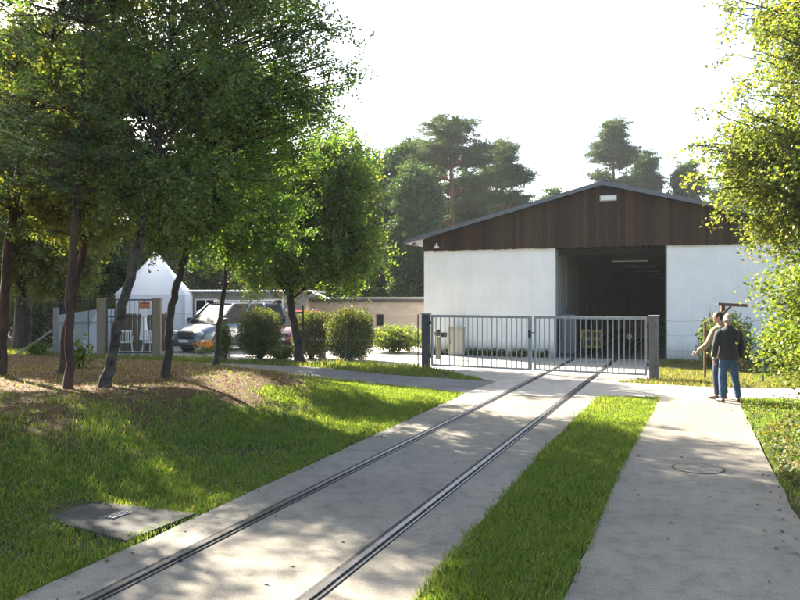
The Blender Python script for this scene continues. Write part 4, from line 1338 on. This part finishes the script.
far_tree(60, 60, 36, 90, 'tall tree rising behind the bent pine', 64, low=.5, mat=L_birchlight)
far_tree(20, 10, 30, 120, 'tall yellowish green tree rising beyond the tall fence at far left', 66, low=.30, mat=L_birchlight)
far_tree(62, 60, 30.5, 80, 'tall yellowish green tree rising behind the double pine trunk', 67, low=.30, mat=L_birchlight)
far_tree(-60, 0, 27, 120, 'tall yellowish green tree outside the left edge beyond the fence', 68, low=.30, mat=L_birchlight)
far_tree(478, 232, 46, 44, 'low tree behind the left roof slope', 65)


# ------------------------------------------------------------------ shrubs
def shrub(name, label, c, r, n, size, mat, seed, boxy=2.4, fill=.55, rough=.12, group=None, cat='bush', stems=9):
    """clipped or loose shrub: leaves packed towards a lumpy outline, with stems"""
    nr = np.random.RandomState(seed)
    base = Vector((c[0], c[1], 0 if len(c) < 3 else c[2]))
    root = empty(name, base, label=label, cat=cat, group=group)
    d = nr.normal(size=(n, 3)); d /= np.linalg.norm(d, axis=1)[:, None]
    k = (np.abs(d) ** boxy).sum(1) ** (-1 / boxy)
    lump = 1 + rough * (np.sin(d[:, 0] * 7 + seed) * np.sin(d[:, 1] * 6 + 1) + .6 * np.sin(d[:, 2] * 11 + d[:, 0] * 9)) + nr.normal(0, rough * .35, n)
    u = nr.uniform(fill, 1, n)
    pt = d * (k * u * lump)[:, None] * np.array(r) + np.array([0, 0, r[2] * 1.02])
    pt = pt[pt[:, 2] > 0.03]
    mb = MB(); rs = random.Random(seed)
    for i in range(stems):
        a = rs.uniform(0, 6.28); q = rs.uniform(.3, .85)
        mb.tube([(math.cos(a) * .06, math.sin(a) * .06, -.05), (math.cos(a) * r[0] * q * .5, math.sin(a) * r[1] * q * .5, r[2] * .7), (math.cos(a) * r[0] * q, math.sin(a) * r[1] * q, r[2] * 1.6)], [.025, .016, .005], 5)
    mb.build('stem', M_barkdark, root)
    link('foliage', leaf_mesh('foliage', pt, size, .75, seed=seed), mat, root)
    return root


HG = 'clipped bushes in front of the parked cars'
shrub('clipped_bush', 'round clipped bush right of the minivan', (-4.62, 25.6), (.72, .7, .84), 15000, .062, L_hedge, 71, 2.3, .5, .10, HG)
shrub('clipped_bush', 'clipped bush close behind the dark birch trunk', (-2.95, 25.9), (.62, .62, .79), 12000, .062, L_hedge, 72, 2.6, .5, .11, HG)
shrub('clipped_bush', 'squarish dark clipped bush, the one nearest the gate', (-1.60, 25.0), (.76, .72, .82), 17000, .062, L_hedge, 73, 3.4, .5, .09, HG)
shrub('loose_bush', 'low pale loose bush beside the pinkish wall', (-.15, 29.0), (1.05, .8, .48), 9000, .085, L_yellow, 74, 2.0, .3, .25)
shrub('loose_bush', 'yellowish bush behind the two men before the white wall', (9.0, 21.6), (.72, .6, .76), 9000, .075, L_yellow, 75, 2.6, .4, .15)
shrub('loose_bush', 'dark low bush at the white wall right of the green post', (11.2, 22.6), (.8, .6, .55), 6000, .07, L_hedge, 76, 2.2, .4, .2)
shrub('flower_bush', 'upright pale green flower stems before the minivan', (-5.75, 25.4), (.30, .25, .62), 2600, .075, L_yellow, 77, 2.0, .1, .3, cat='plant')
shrub('low_plant', 'low bright green clump at the foot of the dark birch', (-3.75, 24.9), (.42, .3, .24), 1800, .09, L_yellow, 78, 2.0, .1, .3, cat='plant')
shrub('tall_bush', 'bright yellow green leafy bush at the right edge of the path', (7.72, 11.7), (2.05, 1.5, 1.66), 110000, .066, L_yellow, 79, 2.3, .3, .15)
shrub('low_plant', 'low leafy plant before the tall fence at far left', (-12.4, 26.6), (.3, .3, .25), 1200, .09, L_yellow, 80, 2, .1, .3, cat='plant')
shrub('low_plant', 'yellow leaved sapling at the foot of the double pine trunk', (-6.85, 16.6, .25), (.28, .28, .5), 350, .11, L_yellow, 81, 2, .1, .4, cat='plant')
for i_, (bx_, by_, br_) in enumerate(((-15.4, 33.0, 1.5), (-18.6, 33.6, 1.7), (-22.0, 34.2, 1.7), (-13.2, 34.6, 1.4), (-25.5, 35.0, 1.8), (-11.2, 37.5, 1.5))):
    shrub('thicket_bush', ('dark thicket bush behind the grey tarpaulin', 'dark thicket bush behind the tall fence, beside the concrete post', 'dark thicket bush behind the tall fence near the bent pine',
          'dark thicket bush left of the white tent', 'dark thicket bush outside the left edge behind the fence', 'dark thicket bush behind the white tent')[i_], (bx_, by_), (br_, 1.1, br_ * .75), 9000, .12, L_hedge, 90 + i_, 2.2, .35, .2, 'dark bushes behind the tall fence')
# orange flowers
fr = empty('orange_flowers', G(206, 356.5), label='cluster of orange flowers before the minivan bumper', cat='flowers')
nr = np.random.RandomState(4)
pt = nr.normal(size=(260, 3)) * np.array([.17, .15, .07]) + np.array([0, 0, .42])
link('petals', leaf_mesh('petals', pt, .07, .9, seed=4), L_orange, fr)
pt = nr.normal(size=(420, 3)) * np.array([.2, .16, .11]) + np.array([0, 0, .22])
link('foliage', leaf_mesh('foliage', pt, .09, .4, seed=5), L_yellow, fr)

# ------------------------------------------------------------------ grass, leaves and ground cover
def blades(name, label, regions, mat, hmin, hmax, seed, width=.006, dens_pow=1.0):
    """regions: (test, x0, x1, y0, y1, n, power) random points kept where test(x, y) gives a chance"""
    rs = np.random.RandomState(seed)
    V, n_tot = [], 0
    for test, x0, x1, y0, y1, n, pw in regions:
        x = rs.uniform(x0, x1, n)
        u = rs.uniform(0, 1, n)
        if pw == 0: y = y0 + (y1 - y0) * u
        else: y = 1 / (1 / y0 + (1 / y1 - 1 / y0) * u) if pw == 1 else y0 * (y1 / y0) ** u
        e1, e2 = rs.normal(0, .022, n), rs.normal(0, .022, n)
        p = test(x + e1, y + e2)
        k = rs.uniform(0, 1, n) < p
        x, y = x[k], y[k]
        z = height(x, y) - .005
        h = rs.uniform(hmin, hmax, len(x)) * np.clip(0.8 + .30 * smooth_noise(x, y, 3.0, 9) + .35 * smooth_noise(x, y, .8, 13), .3, 1.7)
        w = width * (0.7 + np.maximum(y, 3) / 9.0)
        a = rs.uniform(0, 2 * np.pi, len(x))
        lx, ly = rs.normal(0, .35, len(x)) * h, rs.normal(0, .35, len(x)) * h
        b0 = np.stack([x - np.cos(a) * w / 2, y - np.sin(a) * w / 2, z], 1)
        b1 = np.stack([x + np.cos(a) * w / 2, y + np.sin(a) * w / 2, z], 1)
        m0 = np.stack([x + lx * .35 - np.cos(a) * w * .35, y + ly * .35 - np.sin(a) * w * .35, z + h * .6], 1)
        m1 = np.stack([x + lx * .35 + np.cos(a) * w * .35, y + ly * .35 + np.sin(a) * w * .35, z + h * .6], 1)
        tp_ = np.stack([x + lx * 1.1, y + ly * 1.1, z + h], 1)
        V.append(np.stack([b0, b1, m1, tp_, m0], 1).reshape(-1, 3))
        n_tot += len(x)
    V = np.concatenate(V)
    me = np_mesh(name, V, np.arange(5 * n_tot).reshape(n_tot, 5))
    o = link(name, me, mat)
    return tag(o, label, 'grass', kind='stuff')


def off_paving(x, y, m=0.0):
    r = np.ones(x.shape, bool)
    for poly in (TRACK, WALK, YARD, ASPH): r &= ~inside(poly, x, y)
    return r


_c = (sp[0] + sp[1] + sp[2] + sp[3]) / 4
SLABP = [((p.x - _c.x) * .86 + _c.x, (p.y - _c.y) * .86 + _c.y) for p in sp]


def t_bank(x, y):
    b, q, r = bank(x, y)
    d = dirt_mask(x, y)
    keep = off_paving(x, y) & (q > 0) & ~inside(SLABP, x, y)
    bare = sstep(.25, .75, smooth_noise(x, y, 1.35, 55) + .35 * smooth_noise(x, y, 5, 56))
    return keep * np.clip(1.05 - 1.35 * d, 0.02, 1) * (1 - .72 * bare)


def t_strip(x, y):
    bare = sstep(.35, .8, smooth_noise(x, y, 1.6, 65) + .35 * smooth_noise(x, y, 6, 66))
    return inside(RE + SE[::-1], x, y) * (1 - .6 * bare)


def t_right(x, y):
    q = -seg_side(WE[1], WE[3], x, y)
    return (off_paving(x, y) & (q > -.4) & (y < 16)) * np.clip(.35 + .5 * smooth_noise(x, y, 1.4, 21) + .4 * (y > 12), 0, 1)


blades('grass', 'green grass on the bank left of the track', [(t_bank, -8, 2, 4.4, 17.5, 420000, 2), (t_bank, -14, 2, 14, 20, 60000, 0)], L_grass, .04, .10, 1)
blades('grass', 'green grass strip between the track and the footpath', [(t_strip, -0.5, 5.4, 3.9, 15.7, 300000, 2)], L_grass, .04, .11, 2)
blades('grass', 'patchy grass right of the footpath', [(t_right, 3.2, 12, 6, 15.6, 90000, 0)], L_grass, .04, .10, 3)


def t_yard(x, y):
    return (off_paving(x, y) & (y > 16) & (x > 5) & ((y - 25.1) < -(x - 8.9) * .374)) * np.clip(.6 + .4 * smooth_noise(x, y, 2.0, 5), 0.1, 1)


def t_left(x, y):
    return (off_paving(x, y) & (y > 17.5) & (x < 1.6) & (bank(x, y)[2] < 0)) * np.clip(.7 + .4 * smooth_noise(x, y, 2.0, 6), 0.1, 1)


blades('grass', 'dry yellow grass before the right wall of the shed', [(t_yard, 5, 16, 16.4, 25.5, 90000, 0)], L_drygrass, .06, .16, 4)
blades('grass', 'green weeds among the dry grass before the shed', [(t_yard, 5, 16, 16.4, 25.5, 30000, 0)], L_grass, .05, .14, 5)
blades('grass', 'rough grass along the fence and clipped bushes', [(t_left, -24, 1.6, 18, 33, 150000, 0)], L_grass, .06, .20, 6)
blades('grass', 'dry stalks among the rough grass along the fence', [(t_left, -24, 1.6, 18, 33, 40000, 0)], L_drygrass, .06, .22, 7)
# weeds at the foot of the white wall
rsn_ = np.random.RandomState(8)
s_ = rsn_.uniform(0.1, 4.5, 9000) ; dd = -np.abs(rsn_.normal(0, .12, 9000)) - .02
cl = np.clip(.5 + .8 * smooth_noise(s_ * 2, dd, 2.5, 4), 0, 1)
k_ = rsn_.uniform(0, 1, 9000) < cl
pw = np.stack([0.87 + np.cos(SA) * s_ + np.sin(SA) * dd, 28.1 - np.sin(SA) * s_ + np.cos(SA) * dd, np.abs(rsn_.normal(0, .1, 9000)) + .02], 1)[k_]
tag(link('weeds', leaf_mesh('weeds', pw, .07, .6, seed=3), L_hedge), 'dark weeds growing along the foot of the white wall', 'weeds', kind='stuff')

# leaves fallen on the bank and the paving
n = 110000
x = rsn_.uniform(-14, 8, n); y = 4 * (22 / 4) ** rsn_.uniform(0, 1, n)
d = dirt_mask(x, y) * (bank(x, y)[0] > .3)
onp = inside(TRACK, x, y) | inside(WALK, x, y)
qq = np.abs(seg_side(LE[1], LE[3], x, y)); qw = np.abs(seg_side(WE[1], WE[3], x, y))
p = np.where(onp, .005 + .10 * np.exp(-qq * 9) + .14 * np.exp(-qw * 7), .04 + .95 * d)
k_ = rsn_.uniform(0, 1, n) < p
x, y, onp = x[k_], y[k_], onp[k_]
z = np.where(onp, .008, height(x, y) + .012)
tag(link('fallen_leaves', leaf_mesh('fallen_leaves', np.stack([x, y, z], 1), .042, .6, up_bias=2.0, seed=9), L_litter), 'dry brown leaves scattered on the bank and path edges', 'leaves', kind='stuff')
# clover and broad weeds among the grass
n = 60000
x = rsn_.uniform(-8, 6, n); y = 4.2 * (17 / 4.2) ** rsn_.uniform(0, 1, n)
pc = np.clip(smooth_noise(x, y, 1.2, 77) + .4 * smooth_noise(x, y, 4, 78), 0, 1) * np.maximum(t_bank(x, y), t_strip(x, y))
k_ = rsn_.uniform(0, 1, n) < pc
x, y = x[k_], y[k_]
tag(link('clover', leaf_mesh('clover', np.stack([x, y, height(x, y) + rsn_.uniform(.02, .06, len(x))], 1), .034, .85, up_bias=2.0, seed=29), L_hedge), 'clover and broad leaved weeds in the grass beside the track', 'clover', kind='stuff')
# ground cover right of the footpath
n = 110000
x = rsn_.uniform(3.4, 10, n); y = 6 * (14.6 / 6) ** rsn_.uniform(0, 1, n)
q = -seg_side(WE[1], WE[3], x, y)
pr_ = (q > .02) * np.clip(.25 + .9 * smooth_noise(x, y, 2.2, 31) + .35 * sstep(.2, 1.0, q), 0, 1) * (1 - .85 * sstep(12.4, 13.8, y))
k_ = rsn_.uniform(0, 1, n) < pr_
x, y, q = x[k_], y[k_], q[k_]
z = height(x, y) + rsn_.uniform(.02, .10, len(x)) + sstep(0, 1.4, q) * rsn_.uniform(0, .38, len(x))
tag(link('ground_cover', leaf_mesh('ground_cover', np.stack([x, y, z], 1), .05, .75, up_bias=1.0, seed=19), L_ivy), 'low leafy ground cover right of the footpath', 'ground cover', kind='stuff')


# ------------------------------------------------------------------ people
def skin_mesh(nodes, edges, sub=2):
    """nodes: list of (xyz, radius or (rx, ry)); returns vertices and faces of the grown surface"""
    me = bpy.data.meshes.new('tmp_skin')
    me.from_pydata([n_[0] for n_ in nodes], edges, [])
    ob = bpy.data.objects.new('tmp_skin', me)
    col.objects.link(ob)
    ob.modifiers.new('s', 'SKIN')
    sv = me.skin_vertices[0].data
    for i, n_ in enumerate(nodes):
        r_ = n_[1]
        sv[i].radius = r_ if isinstance(r_, tuple) else (r_, r_)
        sv[i].use_root = (i == 0)
    ss = ob.modifiers.new('u', 'SUBSURF'); ss.levels = sub; ss.render_levels = sub
    dg = bpy.context.evaluated_depsgraph_get()
    m2 = bpy.data.meshes.new_from_object(ob.evaluated_get(dg))
    v = [tuple(q.co) for q in m2.vertices]; f = [tuple(q.vertices) for q in m2.polygons]
    bpy.data.objects.remove(ob); bpy.data.meshes.remove(me); bpy.data.meshes.remove(m2)
    return v, f


def chain(nodes, edges, pts, start=None):
    prev = start
    for p in pts:
        nodes.append(p); i = len(nodes) - 1
        if prev is not None: edges.append((prev, i))
        prev = i
    return prev


def hand_into(mb, wrist, dirv, side, s=1.0):
    """palm, four bent fingers and a thumb; dirv along the forearm, side towards the thumb"""
    d = Vector(dirv).normalized(); sd_ = Vector(side); sd_ = (sd_ - d * sd_.dot(d)).normalized(); nn = d.cross(sd_)
    w = Vector(wrist)
    nodes, edges = [(tuple(w), .026), (tuple(w + d * .04), (.034, .024)), (tuple(w + d * .08), (.038, .020))], [(0, 1), (1, 2)]
    v, f = skin_mesh(nodes, edges, 1); mb.add(v, f)
    for k, (off, ln) in enumerate(((.027, .066), (.009, .075), (-.009, .070), (-.027, .055))):
        a = w + d * .075 + sd_ * off
        b = a + d * ln * .5 + nn * .008; c_ = b + d * ln * .35 + nn * .022; e = c_ + d * ln * .2 + nn * .02
        v, f = skin_mesh([(tuple(a), .0095), (tuple(b), .009), (tuple(c_), .008), (tuple(e), .007)], [(0, 1), (1, 2), (2, 3)], 1); mb.add(v, f)
    a = w + d * .025 + sd_ * .024
    v, f = skin_mesh([(tuple(a), .011), (tuple(a + d * .03 + sd_ * .025), .0105), (tuple(a + d * .06 + sd_ * .03 + nn * .01), .008)], [(0, 1), (1, 2)], 1); mb.add(v, f)


def person(label, loc, rz, H, arms, legs, jacket, trousers, hem=.92, head_turn=0.0, head_fwd=.02, bald=False, belly=0.0, lean=(0, 0), grp=None):
    """facing +y locally; arms: (elbow, wrist, side) per side left/right; legs: (knee, ankle, toe) per side"""
    root = empty('person', loc, rz, label=label, cat='person')
    k = H / 1.75
    S = lambda *p: tuple(a * k for a in p)
    lx, ly = lean
    # ---- continuous body
    nodes, edges = [], []
    tor = [(S(0, 0, .93), (.12 * k, .085 * k)), (S(lx * .3, ly * .3, 1.08), (.11 * k, .075 * k)), (S(lx * .7, ly * .7, 1.26), (.12 * k, .07 * k)),
           (S(lx, ly, 1.42), (.085 * k, .055 * k)), (S(lx, ly + .005, 1.50), .055 * k), (S(lx, ly + head_fwd * .6, 1.56), .055 * k)]
    chest = 3
    chain(nodes, edges, tor)
    chain(nodes, edges, [(S(lx, ly + head_fwd, 1.615), (.070 * k, .080 * k)), (S(lx, ly + head_fwd, 1.68), (.078 * k, .092 * k)), (S(lx, ly + head_fwd - .01, 1.725), (.058 * k, .068 * k))], 5)
    arm_n = []
    for sg, (el, wr, th) in zip((-1, 1), arms):
        sh = S(lx + sg * .185, ly, 1.41)
        chain(nodes, edges, [(sh, .055 * k), (S(*el), .042 * k), (S(*wr), .029 * k)], chest)
        arm_n.append((sh, S(*el), S(*wr), th))
    for sg, (kn, an, toe) in zip((-1, 1), legs):
        chain(nodes, edges, [(S(sg * .095, 0, .84), .085 * k), (S(*kn), .058 * k), (S(*an), .040 * k), (S(*toe), (.035 * k, .025 * k))], 0)
    v, f = skin_mesh(nodes, edges, 2)
    mb = MB(); mb.add(v, f)
    # head turned about the neck: nose, ears, brow
    hc = Vector(S(lx, ly + head_fwd, 1.655))
    HM = Matrix.Translation(hc) @ Matrix.Rotation(head_turn, 4, 'Z')
    mb.ball((0, .010 * k, .008 * k), (.074 * k, .094 * k, .108 * k), 12, M=HM)                # skull
    mb.ball((0, .035 * k, -.055 * k), (.052 * k, .060 * k, .058 * k), 10, M=HM)               # jaw
    mb.ball((0, .106 * k, -.012 * k), (.013 * k, .022 * k, .026 * k), 7, M=HM)                # nose
    mb.ball((0, .090 * k, -.052 * k), (.026 * k, .012 * k, .010 * k), 6, M=HM)                # mouth
    for sg in (-1, 1): mb.ball((sg * .076 * k, -.005 * k, -.005 * k), (.010 * k, .020 * k, .031 * k), 6, M=HM)
    for sh, el, wr, th in arm_n:
        hand_into(mb, wr, Vector(wr) - Vector(el), th, k)
    body = mb.build('body', M_skin, root, True)
    mb = MB()
    for sg in (-1, 1): mb.ball((sg * .030 * k, .091 * k, .010 * k), (.012 * k, .010 * k, .008 * k), 6, M=HM)
    mb.build('eyes', M_blackplastic, root, True)
    # ---- hair
    mb = MB()
    if bald:
        for a in range(-130, 131, 10):
            aa = R(a) - math.pi / 2
            mb.ball((math.cos(aa) * .070 * k, math.sin(aa) * .088 * k + .006 * k, -.012 * k), (.017 * k, .017 * k, .036 * k), 6, M=HM)
        mb.build('hair', M_greyhair, root, True)
    else:
        mb.ball((0, -.006 * k, .028 * k), (.083 * k, .096 * k, .098 * k), 12, M=HM)
        mb.ball((0, -.040 * k, -.010 * k), (.076 * k, .062 * k, .075 * k), 10, M=HM)
        mb.build('hair', M_hair, root, True)
    # ---- jacket
    rings = [(hem - .07, 0, 0, .182, .135 + belly), (hem, 0, 0, .200, .15 + belly), (1.02, lx * .2, ly * .2, .180, .140 + belly), (1.14, lx * .5, ly * .5, .182, .138 + belly * .8),
             (1.26, lx * .7, ly * .7, .212, .145), (1.36, lx, ly, .220, .138), (1.42, lx, ly, .205, .12), (1.465, lx, ly, .150, .098), (1.49, lx, ly, .095, .082), (1.50, lx, ly, .07, .07)]
    N_ = 36
    v, f = [], []
    for zz, cx, cy, ax_, ay_ in rings:
        for q in range(N_):
            a = 2 * math.pi * q / N_
            cs, sn = math.cos(a), math.sin(a)
            e = .86
            v.append(((cx + math.copysign(abs(cs) ** e, cs) * ax_) * k, (cy + math.copysign(abs(sn) ** e, sn) * ay_) * k, zz * k))
    f = [(i * N_ + q, i * N_ + (q + 1) % N_, (i + 1) * N_ + (q + 1) % N_, (i + 1) * N_ + q) for i in range(len(rings) - 1) for q in range(N_)]
    f.append(tuple(range(N_ - 1, -1, -1)))
    mb = MB(); mb.add(v, f)
    for sh, el, wr, th in arm_n:
        S0, E0, W0 = Vector(sh), Vector(el), Vector(wr)
        sg = 1 if S0.x > 0 else -1
        pp, rr2 = [], []
        for i in range(15):
            t = i / 14
            if t < .5: q = S0.lerp(E0, t * 2); r_ = .086 - .022 * t * 2
            else: q = E0.lerp(W0.lerp(E0, .06), (t - .5) * 2); r_ = .064 - .016 * (t - .5) * 2
            if i == 0: q = q + Vector((-sg * .05 * k, 0, .012 * k)); r_ = .068
            pp.append(q); rr2.append((r_ + .004 * math.sin(i * 2.6)) * k)
        # ease the elbow
        pp[7] = (pp[6] + pp[8]) / 2
        mb.tube(pp, rr2, 16)
    va = np.array(mb.v)
    wav = .007 * np.sin(va[:, 2] * 52 + va[:, 0] * 23) * np.sin(va[:, 0] * 31 + va[:, 2] * 17)
    va[:, 1] += wav; va[:, 0] += wav * .6
    mb.v = [tuple(q) for q in va.tolist()]
    mb.build('jacket', jacket, root, True)
    mb = MB()
    for i in range(14):
        a0, a1 = 2 * math.pi * i / 14, 2 * math.pi * (i + 1) / 14
        c0 = Vector(S(lx, ly, 1.49))
        mb.add([c0 + Vector((math.cos(a) * r_ * k, math.sin(a) * r_ * k, z * k)) for a in (a0, a1) for r_, z in ((.082, 0), (.070, .05))], [(0, 1, 3, 2)])
    mb.build('collar', jacket, root, True)
    # ---- trousers
    nodes, edges = [(S(0, 0, .93), (.165 * k, .128 * k)), (S(0, 0, 1.02), (.158 * k, .120 * k))], [(0, 1)]
    for sg, (kn, an, toe) in zip((-1, 1), legs):
        ank = Vector(an)
        chain(nodes, edges, [(S(sg * .098, -.005, .80), (.100 * k, .105 * k)), (S(*(Vector((sg * .098, -.005, .80)).lerp(Vector(kn), .55))), .088 * k), (S(*kn), .076 * k),
                             (S(*(Vector(kn).lerp(ank, .55))), .068 * k), (S(ank.x, ank.y, ank.z - .01), .064 * k)], 0)
    v, f = skin_mesh(nodes, edges, 2)
    va = np.array(v)
    wav = .006 * np.sin(va[:, 2] * 60 + va[:, 0] * 19) * np.sin(va[:, 1] * 27 + va[:, 2] * 31)
    va[:, 1] += wav; va[:, 0] += wav
    mb = MB(); mb.add(va.tolist(), f)
    mb.build('trousers', trousers, root, True)
    for kn, an, toe in legs:
        a, t_ = Vector(an), Vector(toe)
        dv = Vector((t_.x - a.x, t_.y - a.y, 0)).normalized()
        hb = Vector((a.x, a.y, .045)) - dv * .04
        v, f = skin_mesh([(tuple(hb * k), (.044 * k, .042 * k)), (tuple((hb + dv * .09) * k), (.042 * k, .040 * k)), (tuple((hb + dv * .18 + Vector((0, 0, -.008))) * k), (.046 * k, .032 * k)), (tuple((hb + dv * .235 + Vector((0, 0, -.012))) * k), (.036 * k, .024 * k))],
                         [(0, 1), (1, 2), (2, 3)], 2)
        mb = MB(); mb.add(v, f); mb.build('shoe', M_shoe, root, True)
    return root


person('bald person in charcoal jacket and blue jeans seen from behind', G(728.5, 402.5), R(4), 1.67,
       [((-.26, .02, 1.13), (-.265, .07, .90), (0, 1, 0)), ((.27, .01, 1.13), (.275, .05, .89), (0, 1, 0))],
       [((-.12, .03, .48), (-.125, -.01, .09), (-.15, .15, .03)), ((.15, .02, .48), (.19, -.03, .09), (.24, .12, .03))],
       M_jacket, M_jeans, hem=.93, head_fwd=.03, bald=True, belly=.015)
person('person in tan jacket and dark trousers holding one arm out to the left', Vector((6.30, 15.3, 0)), R(38), 1.70,
       [((-.27, .10, 1.13), (-.32, .30, .96), (0, 0, 1)), ((.26, .03, 1.13), (.25, .12, .90), (0, 1, 0))],
       [((-.10, .04, .48), (-.11, .0, .09), (-.13, .16, .03)), ((.10, .0, .48), (.12, -.04, .09), (.15, .12, .03))],
       M_tan, M_darkjeans, hem=.90, head_turn=R(30), head_fwd=.04)


# ------------------------------------------------------------------ air
mb = MB(); mb.box(-70, 70, -12, 90, -1.2, 26)
m, n, l, out = new_mat('thin_haze')
pv = n.new('ShaderNodeVolumePrincipled')
pv.inputs['Color'].default_value = (0.93, 0.96, 1.0, 1)
pv.inputs['Density'].default_value = 0.00035
pv.inputs['Anisotropy'].default_value = 0.3
l.new(pv.outputs[0], out.inputs['Volume'])
tag(mb.build('haze', m), 'thin pale sunlit haze in the air over the whole yard', 'haze', kind='stuff')
